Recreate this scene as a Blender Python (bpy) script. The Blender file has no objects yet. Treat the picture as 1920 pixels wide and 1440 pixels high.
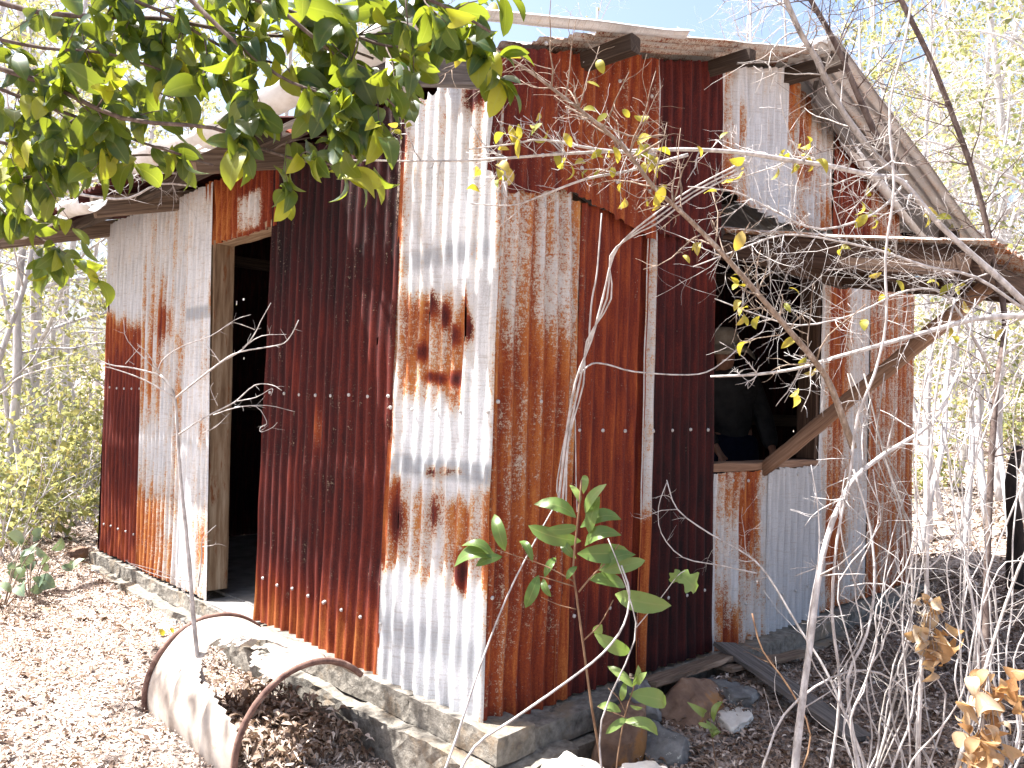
import bpy, math, random
import numpy as np
from mathutils import Vector
random.seed(7); RNG = np.random.default_rng(11)
SC = bpy.context.scene
COL = SC.collection
R_ = math.radians

# ------------------------------------------------------------------ camera
CAM = np.array([-2.0457, -2.2191, 1.15])
MR = np.array([[0.7179627, 0.0403453, 0.6949113], [-0.6954638, -0.0004741, 0.7185610], [0.0293200, -0.9991857, 0.0277183]])
FPX = 1515.72
def at(px, py, d):
    """point seen at photo pixel (px,py), d metres in front of the camera"""
    return CAM + MR @ np.array([(px-960)/FPX*d, (py-720)/FPX*d, d])
def pts(lst, d0, d1=None):
    n = len(lst); d1 = d0 if d1 is None else d1
    return [at(p[0], p[1], p[2] if len(p) > 2 else d0+(d1-d0)*i/max(1, n-1)) for i, p in enumerate(lst)]
cd = bpy.data.cameras.new('camera'); cam = bpy.data.objects.new('camera', cd); COL.objects.link(cam)
cd.sensor_width = 36; cd.lens = FPX/1920*36; cd.clip_end = 600; cd.clip_start = 0.05
from mathutils import Matrix
m = Matrix(((MR[0,0], -MR[0,1], -MR[0,2], CAM[0]), (MR[1,0], -MR[1,1], -MR[1,2], CAM[1]), (MR[2,0], -MR[2,1], -MR[2,2], CAM[2]), (0,0,0,1)))
cam.matrix_world = m
SC.camera = cam

# ------------------------------------------------------------------ helpers
def vn(x, y, s=0):
    """smooth value noise 0..1, vectorised"""
    x = np.asarray(x, float); y = np.asarray(y, float)
    xi = np.floor(x).astype(np.int64); yi = np.floor(y).astype(np.int64); fx = x-xi; fy = y-yi
    fx = fx*fx*(3-2*fx); fy = fy*fy*(3-2*fy)
    def h(a, b):
        n = (a*374761393 + b*668265263 + s*974634777) & 0xffffffff
        n = ((n ^ (n >> 13))*1274126177) & 0xffffffff
        return ((n ^ (n >> 16)) & 0xffff)/65535.0
    return (h(xi, yi)*(1-fx)+h(xi+1, yi)*fx)*(1-fy) + (h(xi, yi+1)*(1-fx)+h(xi+1, yi+1)*fx)*fy
def sst(a, b, x):
    t = np.clip((np.asarray(x, float)-a)/(b-a), 0, 1); return t*t*(3-2*t)

class MB:
    def __init__(s): s.v = []; s.f = []; s.n = 0; s.a = []; s.m = []
    def add(s, v, f, a=None, mat=0):
        v = np.asarray(v, float).reshape(-1, 3); f = np.asarray(f, np.int64).reshape(-1, 4)
        s.v.append(v); s.f.append(f+s.n); s.n += len(v); s.m.append(np.full(len(f), mat))
        s.a.append(np.zeros((len(v), 3)) if a is None else np.asarray(a, float).reshape(-1, 3)); return s
    def tube(s, P, r0, r1=None, sides=6, jit=0.0, mat=0, smooth=True, var=None):
        P = [np.array(p, float) for p in P]
        if smooth and len(P) > 2: P = spline(P, 3)
        n = len(P); r1 = r0 if r1 is None else r1
        P = np.array(P); T = np.gradient(P, axis=0); T /= np.linalg.norm(T, axis=1)[:, None]+1e-9
        up = np.array([0.13, 0.21, 1.0]) if abs(T[0][2]) < .8 else np.array([1.0, .2, .1])
        L = np.concatenate([[0], np.cumsum(np.linalg.norm(np.diff(P, axis=0), axis=1))])
        V = []; A = []
        ang = np.linspace(0, 2*math.pi, sides, endpoint=False)
        a0 = np.cross(T[0], up); a0 /= np.linalg.norm(a0)
        for i in range(n):
            a0 = a0-T[i]*np.dot(a0, T[i]); a0 /= np.linalg.norm(a0)+1e-9; b0 = np.cross(T[i], a0)
            r = r0+(r1-r0)*(L[i]/max(L[-1], 1e-6)); 
            rr = r*(1+jit*(RNG.random(sides)-.5)*2)
            if i == 0 or i == n-1: V.append(P[i]+np.zeros((sides, 3))+ (np.outer(np.cos(ang), a0)+np.outer(np.sin(ang), b0))*r*.15); A.append(np.stack([ang/6.28, np.full(sides, L[i]), np.full(sides, 0 if var is None else var)], 1))
            V.append(P[i]+(np.outer(np.cos(ang)*rr, a0)+np.outer(np.sin(ang)*rr, b0)))
            A.append(np.stack([ang/6.28, np.full(sides, L[i]), np.full(sides, 0 if var is None else var)], 1))
        # order: first cap ring is before ring 0, last cap must come after the last ring
        V[-2], V[-1] = V[-1], V[-2]
        k = len(V); F = []
        for i in range(k-1):
            for j in range(sides):
                j2 = (j+1) % sides
                F.append((i*sides+j, i*sides+j2, (i+1)*sides+j2, (i+1)*sides+j))
        return s.add(np.concatenate(V), F, np.concatenate(A), mat)
    def beam(s, p0, p1, w, h, up=(0, 0, 1), seg=8, jit=.003, mat=0):
        """weathered timber of width w (sideways) and height h (along up)"""
        p0 = np.array(p0, float); p1 = np.array(p1, float); T = p1-p0; Ln = np.linalg.norm(T); T /= Ln
        S = np.cross(T, np.array(up, float)); S /= np.linalg.norm(S); U = np.cross(S, T)
        b = min(w, h)*.12
        prof = [(-w/2+b, -h/2), (w/2-b, -h/2), (w/2, -h/2+b), (w/2, h/2-b), (w/2-b, h/2), (-w/2+b, h/2), (-w/2, h/2-b), (-w/2, -h/2+b)]
        V = []; A = []; k = 8; off = random.random()*20
        for i in range(-1, seg+2):
            t = min(max(i, 0), seg)/seg; c = p0+T*Ln*t
            sc = .02 if i in (-1, seg+1) else 1
            for (a, bb) in prof:
                j = (RNG.random(2)-.5)*2*jit if sc == 1 else (0, 0)
                V.append(c+S*(a*sc+j[0])+U*(bb*sc+j[1])); A.append((Ln*t+off, a+off, bb))
        F = [(i*k+j, i*k+(j+1) % k, (i+1)*k+(j+1) % k, (i+1)*k+j) for i in range(seg+2) for j in range(k)]
        return s.add(V, F, A, mat)
    def box(s, c0, c1, mat=0, seg=(1, 1, 1), jit=0, a=None):
        c0 = np.array(c0, float); c1 = np.array(c1, float)
        for ax in range(3):
            u, v = (ax+1) % 3, (ax+2) % 3; nu, nv = seg[u], seg[v]
            for sgn in (0, 1):
                U, W = np.meshgrid(np.linspace(0, 1, nu+1), np.linspace(0, 1, nv+1), indexing='ij')
                p = np.zeros((U.size, 3)); p[:, ax] = sgn; p[:, u] = U.ravel(); p[:, v] = W.ravel()
                p = c0+(c1-c0)*p
                if jit:
                    q = p*9.1
                    for k in range(3):
                        o = (vn(q[:, (k+1) % 3]+q[:, k]*.7, q[:, (k+2) % 3]-q[:, k]*.6, 3+k)-.5)*2+(vn(q[:, (k+1) % 3]*4+q[:, k]*3, q[:, (k+2) % 3]*4, 13+k)-.5)*.8
                        p[:, k] += o*jit
                F = []
                for i in range(nu):
                    for j in range(nv):
                        q4 = (i*(nv+1)+j, (i+1)*(nv+1)+j, (i+1)*(nv+1)+j+1, i*(nv+1)+j+1)
                        F.append(q4 if sgn else q4[::-1])
                s.add(p, F, p, mat)
        return s
    def build(s, name, mats, parent=None, smooth=True, weld=False):
        v = np.concatenate(s.v); f = np.concatenate(s.f); a = np.concatenate(s.a); mi = np.concatenate(s.m)
        me = bpy.data.meshes.new(name)
        me.vertices.add(len(v)); me.vertices.foreach_set('co', v.astype(np.float32).ravel())
        me.loops.add(f.size); me.loops.foreach_set('vertex_index', f.astype(np.int32).ravel())
        me.polygons.add(len(f)); me.polygons.foreach_set('loop_start', np.arange(0, f.size, 4, dtype=np.int32))
        me.polygons.foreach_set('loop_total', np.full(len(f), 4, dtype=np.int32))
        me.polygons.foreach_set('use_smooth', np.full(len(f), smooth, dtype=bool))
        if not isinstance(mats, (list, tuple)): mats = [mats]
        for q in mats: me.materials.append(q)
        me.polygons.foreach_set('material_index', mi.astype(np.int32))
        at_ = me.attributes.new('pat', 'FLOAT_VECTOR', 'POINT'); at_.data.foreach_set('vector', a.astype(np.float32).ravel())
        me.update(); me.validate()
        if weld:
            import bmesh
            bm = bmesh.new(); bm.from_mesh(me); bmesh.ops.remove_doubles(bm, verts=bm.verts, dist=1e-4); bm.to_mesh(me); bm.free()
        o = bpy.data.objects.new(name, me); COL.objects.link(o)
        if parent is not None:
            o.parent = parent; o.matrix_parent_inverse = Matrix.Identity(4)
            o.location = -Vector(parent.get('_w', (0, 0, 0)))
        return o

def spline(P, k):
    P = [np.array(p, float) for p in P]; Q = [2*P[0]-P[1]]+P+[2*P[-1]-P[-2]]; out = []
    for i in range(1, len(Q)-2):
        for j in range(k):
            t = j/k; a, b, c, d = Q[i-1], Q[i], Q[i+1], Q[i+2]
            out.append(.5*(2*b+(c-a)*t+(2*a-5*b+4*c-d)*t*t+(3*b-a-3*c+d)*t**3))
    out.append(P[-1]); return out
def tag(o, label=None, cat=None, group=None, kind=None):
    if label: o['label'] = label
    if cat: o['category'] = cat
    if group: o['group'] = group
    if kind: o['kind'] = kind
    return o
def empty(name, loc=(0, 0, 0)):
    o = bpy.data.objects.new(name, None); COL.objects.link(o); o.location = loc; o['_w'] = tuple(float(q) for q in loc); o.empty_display_size = .1
    return o
def copy_tree(o, parent=None):
    c = o.copy(); COL.objects.link(c); c.parent = parent
    for ch in [q for q in bpy.data.objects if q.parent == o]: copy_tree(ch, c)
    return c

# ------------------------------------------------------------------ materials
def newmat(name):
    mt = bpy.data.materials.new(name); mt.use_nodes = True; nt = mt.node_tree
    for n in list(nt.nodes): nt.nodes.remove(n)
    return mt, nt
class NT:
    def __init__(s, nt): s.nt = nt
    def n(s, t, **kw):
        o = s.nt.nodes.new(t)
        for k, v in kw.items(): setattr(o, k, v)
        return o
    def l(s, a, b): s.nt.links.new(a, b)
    def setin(s, sock, v):
        if hasattr(v, 'is_output') or isinstance(v, bpy.types.NodeSocket): s.l(v, sock)
        else: sock.default_value = v
    def math(s, op, a, b=0.0, c=0.0, clamp=False):
        o = s.n('ShaderNodeMath', operation=op, use_clamp=clamp)
        s.setin(o.inputs[0], a); s.setin(o.inputs[1], b); s.setin(o.inputs[2], c); return o.outputs[0]
    def noise(s, vec, scale, detail=4, rough=.6, dist=0):
        o = s.n('ShaderNodeTexNoise'); s.l(vec, o.inputs['Vector']); o.inputs['Scale'].default_value = scale
        o.inputs['Detail'].default_value = detail; o.inputs['Roughness'].default_value = rough; o.inputs['Distortion'].default_value = dist
        return o.outputs[0]
    def mapv(s, vec, sc, loc=(0, 0, 0)):
        o = s.n('ShaderNodeMapping'); s.l(vec, o.inputs[0]); o.inputs['Scale'].default_value = sc; o.inputs['Location'].default_value = loc; return o.outputs[0]
    def mix(s, f, a, b, typ='MIX'):
        o = s.n('ShaderNodeMix', data_type='RGBA', blend_type=typ); s.setin(o.inputs[0], f)
        for k, v in ((6, a), (7, b)):
            if isinstance(v, tuple): o.inputs[k].default_value = (*v[:3], 1)
            else: s.l(v, o.inputs[k])
        return o.outputs[2]
    def smooth(s, v, a, b):
        o = s.n('ShaderNodeMapRange', interpolation_type='SMOOTHSTEP'); s.setin(o.inputs[0], v); o.inputs[1].default_value = a; o.inputs[2].default_value = b; return o.outputs[0]
    def ramp(s, v, stops):
        o = s.n('ShaderNodeValToRGB'); s.l(v, o.inputs[0]); cr = o.color_ramp
        while len(cr.elements) < len(stops): cr.elements.new(.5)
        for e, (p, c) in zip(cr.elements, stops): e.position = p; e.color = (*c, 1)
        return o.outputs[0]
    def bump(s, h, strength, dist=.01):
        o = s.n('ShaderNodeBump'); s.l(h, o.inputs['Height']); o.inputs['Strength'].default_value = strength; o.inputs['Distance'].default_value = dist; return o.outputs[0]
    def out(s, col, rough=.8, bump=None, spec=.3, metal=0, transl=None):
        p = s.n('ShaderNodeBsdfPrincipled'); s.setin(p.inputs['Base Color'], (*col, 1) if isinstance(col, tuple) else col)
        s.setin(p.inputs['Roughness'], rough); s.setin(p.inputs['Specular IOR Level'], spec); s.setin(p.inputs['Metallic'], metal)
        if bump is not None: s.l(bump, p.inputs['Normal'])
        o = s.n('ShaderNodeOutputMaterial'); sh = p.outputs[0]
        if transl is not None:
            tr = s.n('ShaderNodeBsdfTranslucent'); s.setin(tr.inputs[0], transl[0] if not isinstance(transl[0], tuple) else (*transl[0], 1))
            mx = s.n('ShaderNodeMixShader'); mx.inputs[0].default_value = transl[1]; s.l(sh, mx.inputs[1]); s.l(tr.outputs[0], mx.inputs[2]); sh = mx.outputs[0]
        s.l(sh, o.inputs[0])
def attr(g, name='pat'):
    a = g.n('ShaderNodeAttribute'); a.attribute_name = name; return a

def make_iron():
    mt, nt = newmat('corrugated_iron'); g = NT(nt)
    a = attr(g); p = attr(g, 'paint')
    sp = g.n('ShaderNodeSeparateXYZ'); g.l(p.outputs['Vector'], sp.inputs[0])
    r, dk, band = sp.outputs
    vec = a.outputs['Vector']         # u (across), v (height), per-sheet offset
    big = g.noise(g.mapv(vec, (14, 5, 1)), 1, 5, .65)
    streak = g.noise(g.mapv(vec, (70, 3.5, 1)), 1, 5, .6)
    fine = g.noise(g.mapv(vec, (260, 150, 1)), 1, 4, .75)
    cross = g.noise(g.mapv(vec, (30, 200, 1)), 1, 3, .7)
    cell = g.noise(g.mapv(vec, (95, 55, 3)), 1, 4, .7, .6)
    n1 = g.math('ADD', g.math('MULTIPLY', g.math('SUBTRACT', big, .5), .9), g.math('MULTIPLY', g.math('SUBTRACT', streak, .5), .55))
    n2 = g.math('ADD', g.math('MULTIPLY', g.math('SUBTRACT', fine, .5), 1.5), g.math('MULTIPLY', g.math('SUBTRACT', cell, .5), 1.1))
    n2 = g.math('ADD', n2, g.math('MULTIPLY', g.math('SUBTRACT', cross, .5), .5))
    amt = g.math('ADD', g.math('ADD', r, n1), n2)
    mask = g.smooth(amt, .37, .70)
    stain = g.smooth(g.math('ADD', g.math('ADD', r, n1), g.math('MULTIPLY', n2, .35)), .05, .75)
    zinc = g.ramp(g.math('ADD', g.math('MULTIPLY', streak, .6), g.math('MULTIPLY', fine, .4)), [(.28, (.27, .27, .275)), (.42, (.45, .46, .48)), (.55, (.61, .625, .65)), (.70, (.72, .725, .73))])
    zinc = g.mix(g.math('MULTIPLY', band, g.math('ADD', g.math('MULTIPLY', big, .5), .55)), zinc, (.20, .22, .25))
    zinc = g.mix(g.math('MULTIPLY', stain, .72), zinc, (.43, .30, .14))
    zinc = g.mix(g.math('MULTIPLY', g.smooth(g.noise(g.mapv(vec, (9, 120, 1)), 1, 4, .75), .52, .66), .38), zinc, (.27, .22, .18))
    zinc = g.mix(g.math('MULTIPLY', g.smooth(g.noise(g.mapv(vec, (220, 220, 1)), 1, 3, .7), .62, .70), .6), zinc, (.22, .11, .05))
    rt = g.math('ADD', g.math('ADD', g.math('MULTIPLY', streak, .55), g.math('MULTIPLY', fine, .5)), g.math('MULTIPLY', big, .35))
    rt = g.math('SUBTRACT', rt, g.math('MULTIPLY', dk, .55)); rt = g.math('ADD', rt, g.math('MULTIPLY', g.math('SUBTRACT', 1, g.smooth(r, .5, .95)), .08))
    rust = g.ramp(rt, [(.12, (.010, .004, .005)), (.30, (.040, .007, .007)), (.50, (.110, .016, .010)), (.66, (.215, .042, .013)), (.82, (.36, .12, .030)), (1, (.46, .25, .08))])
    col = g.mix(mask, zinc, rust)
    rough = g.math('ADD', .50, g.math('MULTIPLY', mask, .36))
    h = g.math('ADD', g.math('MULTIPLY', fine, .5), g.math('MULTIPLY', mask, .35))
    g.out(col, rough, g.bump(h, .35, .003), .22)
    return mt
IRON = make_iron()

def simple(name, stops, scale=(8, 8, 8), rough=.85, bump=.4, bd=.01, coord='obj', detail=6, spec=.2, extra=None):
    mt, nt = newmat(name); g = NT(nt)
    if coord == 'obj': v = g.n('ShaderNodeTexCoord').outputs['Object']
    else: v = attr(g).outputs['Vector']
    v2 = g.mapv(v, scale); n = g.noise(v2, 1, detail, .65)
    col = g.ramp(n, stops)
    if extra:   # (scale, thresh0, thresh1, colour) blotches
        for (sc, t0, t1, c) in extra:
            col = g.mix(g.smooth(g.noise(g.mapv(v, sc), 1, 6, .7), t0, t1), col, c)
    g.out(col, rough, g.bump(n, bump, bd), spec); return mt
TIMBER = simple('weathered_timber', [(.25, (.05, .035, .028)), (.5, (.16, .115, .085)), (.75, (.30, .235, .18))], (3, 90, 90), .85, .6, .004, 'pat', 6)
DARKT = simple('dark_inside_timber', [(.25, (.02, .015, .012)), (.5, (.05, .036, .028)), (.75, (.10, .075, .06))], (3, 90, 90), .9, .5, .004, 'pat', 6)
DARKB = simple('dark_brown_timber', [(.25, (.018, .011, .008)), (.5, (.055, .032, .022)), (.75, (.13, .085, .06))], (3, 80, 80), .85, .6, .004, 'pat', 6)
PLANKW = simple('grey_plank', [(.25, (.035, .03, .028)), (.5, (.11, .098, .092)), (.75, (.22, .2, .19))], (3, 70, 70), .85, .8, .006, 'pat', 6)
JAMB = simple('rusty_painted_jamb', [(.3, (.11, .06, .035)), (.5, (.26, .18, .115)), (.7, (.42, .34, .25))], (2.5, 30, 30), .8, .3, .004, 'pat', 6, extra=[((6, 30, 30), .55, .68, (.20, .08, .035))])
BARETIM = simple('bare_brown_timber', [(.25, (.10, .055, .035)), (.5, (.22, .13, .085)), (.75, (.34, .23, .16))], (3, 80, 80), .8, .5, .003, 'pat', 6)
CONC = simple('rough_concrete', [(.25, (.06, .052, .045)), (.45, (.16, .145, .125)), (.7, (.29, .265, .23)), (.85, (.38, .35, .31))], (26, 26, 26), .95, 1, .012, 'obj', 9, extra=[((4, 4, 4), .5, .66, (.22, .17, .12)), ((9, 9, 3), .58, .68, (.08, .075, .065))])
SLABM = simple('slab_concrete', [(.3, (.14, .13, .12)), (.55, (.26, .25, .24)), (.8, (.36, .35, .33))], (9, 9, 9), .9, .5, .005, 'obj', 9)
GUTM = simple('galvanised_gutter', [(.3, (.38, .36, .33)), (.5, (.52, .51, .50)), (.7, (.60, .60, .61))], (6, 6, 18), .6, .25, .004, 'obj', 7, .4, extra=[((5, 9, 9), .56, .70, (.30, .17, .09))])
def simple_two(): pass
DRUMM = simple('drum_paint', [(.3, (.22, .18, .15)), (.5, (.36, .31, .27)), (.7, (.46, .41, .37))], (7, 7, 7), .7, .3, .004, 'obj', 7, .3, extra=[((4, 4, 9), .60, .74, (.36, .22, .13))])
DRUMR = simple('drum_rim_rust', [(.3, (.07, .035, .03)), (.55, (.17, .10, .08)), (.8, (.32, .23, .19))], (25, 25, 25), .8, .5, .004)
ROCKB = simple('brown_rock', [(.25, (.07, .045, .035)), (.5, (.19, .12, .085)), (.75, (.33, .24, .18))], (7, 7, 7), .9, 1, .02, 'obj', 10, extra=[((3, 3, 3), .52, .62, (.30, .15, .06))])
ROCKG = simple('grey_rock', [(.25, (.06, .06, .06)), (.5, (.15, .15, .15)), (.75, (.30, .30, .29))], (9, 9, 9), .9, 1, .02, 'obj', 10, extra=[((26, 26, 26), .60, .66, (.36, .37, .34))])
ROCKW = simple('pale_rock', [(.25, (.40, .37, .33)), (.5, (.60, .57, .52)), (.75, (.72, .70, .66))], (7, 7, 7), .9, .8, .015, 'obj', 10)
BARK = simple('pale_bark', [(.25, (.13, .11, .10)), (.45, (.27, .24, .22)), (.62, (.40, .37, .35)), (.8, (.54, .51, .49))], (45, 45, 22), .85, .6, .003, 'obj', 6)
BARKW = simple('bleached_twig', [(.3, (.22, .195, .185)), (.5, (.42, .39, .375)), (.7, (.60, .57, .56))], (40, 40, 20), .8, .4, .002, 'obj', 5)
BARKD = simple('dark_bark', [(.3, (.045, .03, .028)), (.5, (.11, .08, .07)), (.7, (.2, .16, .14))], (40, 40, 20), .9, .5, .003, 'obj', 6)
BARKT = simple('brown_bark', [(.25, (.10, .07, .05)), (.5, (.23, .17, .13)), (.75, (.40, .34, .29))], (60, 60, 30), .9, .6, .003, 'obj', 6, extra=[((35, 35, 35), .6, .66, (.45, .42, .38))])
BARKF = simple('far_bark', [(.3, (.28, .26, .26)), (.5, (.48, .46, .46)), (.7, (.66, .64, .64))], (14, 14, 4), .9, .4, .01, 'obj', 5)
STEMG = simple('green_brown_stem', [(.3, (.12, .06, .035)), (.6, (.24, .15, .09))], (40, 40, 20), .7, .3, .002, 'obj', 4)
GROUND = simple('litter_soil', [(.25, (.11, .085, .07)), (.42, (.23, .18, .155)), (.58, (.40, .34, .30)), (.75, (.54, .48, .44))], (34, 34, 34), .95, 1, .02, 'obj', 12, extra=[((90, 90, 90), .55, .62, (.13, .075, .045)), ((1.2, 1.2, 1.2), .52, .7, (.24, .17, .11))])
STUMPM = simple('charred_bark', [(.3, (.012, .01, .01)), (.6, (.04, .03, .026)), (.8, (.12, .08, .06))], (20, 20, 6), .95, .8, .01)
SKIN = simple('skin', [(.3, (.30, .15, .10)), (.7, (.40, .22, .16))], (12, 12, 12), .6, .1, .002)
HATM = simple('pale_hat_cloth', [(.3, (.30, .26, .21)), (.7, (.42, .38, .32))], (30, 30, 30), .9, .3, .003)
SHIRT = simple('dark_shirt', [(.3, (.022, .023, .025)), (.7, (.045, .046, .05))], (14, 14, 14), .9, .3, .004)
JEANS = simple('navy_trousers', [(.3, (.004, .006, .02)), (.7, (.010, .013, .035))], (30, 30, 30), .9, .3, .003)
HAIR = simple('dark_hair', [(.3, (.02, .013, .01)), (.7, (.05, .035, .025))], (60, 60, 10), .7, .3, .003)
BOOT = simple('boot_leather', [(.3, (.05, .03, .02)), (.7, (.09, .055, .035))], (20, 20, 20), .6, .3, .003)
SCREWM = simple('screw_zinc', [(.3, (.35, .34, .33)), (.7, (.55, .54, .53))], (60, 60, 60), .5, .1, .001)

def leafmat(name, stops, tr, tf=.45, rough=.42, spec=.45):
    mt, nt = newmat(name); g = NT(nt); a = attr(g)
    sp = g.n('ShaderNodeSeparateXYZ'); g.l(a.outputs['Vector'], sp.inputs[0])
    col = g.ramp(sp.outputs[2], stops)
    n = g.noise(g.n('ShaderNodeTexCoord').outputs['Object'], 60, 3, .6)
    col = g.mix(g.math('MULTIPLY', g.smooth(n, .55, .75), .35), col, (.16, .10, .03))
    rib = g.smooth(g.math('ABSOLUTE', sp.outputs[0]), .0, .12)       # pale midrib
    col = g.mix(g.math('MULTIPLY', g.math('SUBTRACT', 1, rib), .35), col, (.30, .32, .12))
    tcol = g.mix(.5, g.mix(1, col, tr, 'MULTIPLY'), tr)
    g.out(col, rough, None, spec, transl=(tcol, tf)); return mt
LEAFG = leafmat('green_leaf', [(0, (.012, .045, .024)), (.4, (.03, .08, .024)), (.75, (.09, .14, .022)), (1, (.38, .36, .03))], (.46, .52, .035), .46)
LEAFY = leafmat('yellowing_leaf', [(0, (.16, .19, .03)), (.6, (.40, .35, .04)), (1, (.48, .36, .12))], (.6, .5, .05), .45, .55)
LEAFB = leafmat('bluish_leaf', [(0, (.07, .12, .075)), (.6, (.14, .20, .13)), (1, (.22, .28, .18))], (.22, .30, .12), .25)
LEAFW = leafmat('wattle_leaf', [(0, (.06, .12, .028)), (.6, (.13, .20, .05)), (1, (.23, .30, .09))], (.25, .38, .06), .35, .35)
LEAFF = leafmat('woodland_leaf', [(0, (.05, .09, .035)), (.3, (.13, .18, .06)), (.65, (.34, .36, .11)), (1, (.58, .50, .20))], (.66, .62, .25), .5, .6)
LEAFD = leafmat('dry_curled_leaf', [(0, (.30, .14, .05)), (.5, (.46, .30, .16)), (1, (.62, .52, .38))], (.66, .42, .17), .45, .7)
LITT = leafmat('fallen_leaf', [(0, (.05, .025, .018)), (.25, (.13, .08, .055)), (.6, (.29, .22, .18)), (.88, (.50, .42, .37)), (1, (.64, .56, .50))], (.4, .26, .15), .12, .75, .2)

# ------------------------------------------------------------------ leaves
def leaf_tpl(k, wid, fold=.25, curl=.25, lobed=False):
    """blade along +Y, length 1; 2 strips of k quads; returns verts, faces, pat(u across, v along)"""
    t = np.linspace(0, 1, k+1)
    w = wid*np.sin(math.pi*np.clip(t, 0.02, 1)**.92)**.62*.5
    if lobed: w = wid*.5*(np.sin(math.pi*t)**.5)*(1+.35*np.sin(t*14))
    w[0] = .012; w[-1] = .004
    z = curl*(t-.5)**2*-1.2
    V = []; A = []
    for i in range(k+1):
        V += [(-w[i], t[i], z[i]+fold*w[i]), (0, t[i], z[i]), (w[i], t[i], z[i]+fold*w[i])]
        A += [(-1, t[i]), (0, t[i]), (1, t[i])]
    F = []
    for i in range(k):
        F += [(3*i, 3*i+1, 3*i+4, 3*i+3), (3*i+1, 3*i+2, 3*i+5, 3*i+4)]
    return np.array(V), np.array(F), np.array(A)
def scatter_leaves(mb, P, D, N, S, tpl, var, mat=0, curlj=0):
    P = np.asarray(P, float); D = np.asarray(D, float); N = np.asarray(N, float); S = np.asarray(S, float)
    D = D/(np.linalg.norm(D, axis=1)[:, None]+1e-9); X = np.cross(D, N); X /= np.linalg.norm(X, axis=1)[:, None]+1e-9; Z = np.cross(X, D)
    V, F, A = tpl; n = len(P); k = len(V)
    ws = (.8+.4*RNG.random(n))[:, None, None]
    zc = V[None, :, 2:3]*(1+curlj*(RNG.random(n)[:, None, None]-.3)*4)
    W = P[:, None, :]+S[:, None, None]*(V[None, :, 0:1]*ws*X[:, None, :]+V[None, :, 1:2]*D[:, None, :]+zc*Z[:, None, :])
    Fa = F[None]+(np.arange(n)*k)[:, None, None]
    At = np.zeros((n, k, 3)); At[:, :, :2] = A[None]; At[:, :, 2] = np.asarray(var)[:, None]
    mb.add(W.reshape(-1, 3), Fa.reshape(-1, 4), At.reshape(-1, 3), mat)
T_OVAL = leaf_tpl(8, .50, .22, .45); T_WAT = leaf_tpl(7, .36, .2, .7); T_FAR = leaf_tpl(2, .6, .4, .3); T_LIT = leaf_tpl(3, .36, .45, .5); T_LOBE = leaf_tpl(12, .75, .3, .6, True)
def rnd(n, s=1.0): return (RNG.random((n, 3))-.5)*2*s

def twigs(mb, P, r, n, length, depth=2, spread=.9, droop=0.0, tips=None, sides=4, start=.1, kink=.28, bias=None):
    """side twigs of a limb P (list of points); collects twig polylines in tips"""
    P = np.array(spline(P, 3)); m_ = len(P)
    for i in range(n):
        k = int((start+(1-start)*random.random())*(m_-2)); p = P[k]; T = P[k+1]-P[k]; T = T/(np.linalg.norm(T)+1e-9)
        d = rnd(1)[0]; d = d-T*np.dot(d, T); d /= np.linalg.norm(d)+1e-9
        dr = T*(1-spread*.6)+d*spread
        if bias is not None: dr = dr+np.array(bias)
        dr /= np.linalg.norm(dr)
        L = length*(.35+.9*random.random()); q = [p]; ns = 5
        for j in range(ns):
            dr = dr+rnd(1)[0]*kink+np.array([0, 0, -droop]); dr /= np.linalg.norm(dr); q.append(q[-1]+dr*L/ns)
        rr = min(r*(.30+.28*random.random()), .0032 if length < .5 else 1)
        mb.tube(q, rr, rr*.35, sides, 0, smooth=False)
        if tips is not None: tips.append(q)
        if depth > 1: twigs(mb, q, rr, max(2, int(n*.45) if n < 12 else 5), L*.5, depth-1, spread, droop, tips, 3, .15, kink, bias)

# ------------------------------------------------------------------ ground
def gh(x, y):
    x = np.asarray(x, float); y = np.asarray(y, float)
    h = -.24+.03*np.clip(y, 0, 4)+.055*np.clip(x, 0, 3.2)*sst(.6, -.1, y)+.03*np.clip(x-3.2, 0, 3)
    h = h+.24*np.clip(x-6.5, 0, 22)*sst(25, -2, y-x*.4)*1.0+.10*np.clip(y-7, 0, 25)
    h = h+(vn(x*1.3, y*1.3, 1)-.5)*.09+(vn(x*4, y*4, 2)-.5)*.035
    h = h+.065*np.exp(-((x+.2)/.16)**2)*sst(1.5, 2.2, y)*sst(4.8, 4.3, y)
    h = h+.10*np.exp(-(((x-1.0)/.7)**2+((y+.25)/.22)**2))
    inside = sst(-.25, .05, x)*sst(4.4, 4.1, x)*sst(-.25, .05, y)*sst(4.6, 4.3, y)
    return h*(1-inside)+(-.32)*inside
def build_ground():
    n = 360; t = np.linspace(-1, 1, n)
    def mp(t, c, near, far): return c+np.sign(t)*(near*np.abs(t)+far*np.abs(t)**5)
    X, Y = np.meshgrid(mp(t, .5, 9, 170), mp(t, .5, 9, 170), indexing='ij')
    Z = gh(X, Y); near = np.exp(-((X-.5)**2+(Y)**2)/60)
    Z = Z+near*((vn(X*16, Y*16, 5)-.5)*.025+(vn(X*41, Y*41, 6)-.5)*.014)
    V = np.stack([X, Y, Z], -1).reshape(-1, 3); i, j = np.meshgrid(np.arange(n-1), np.arange(n-1), indexing='ij'); a = (i*n+j).ravel()
    mb = MB(); mb.add(V, np.stack([a, a+n, a+n+1, a+1], 1), V); o = mb.build('ground', GROUND)
    tag(o, 'pale leaf-strewn bush ground around the rusty shed', 'ground', kind='structure')
build_ground()

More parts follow.
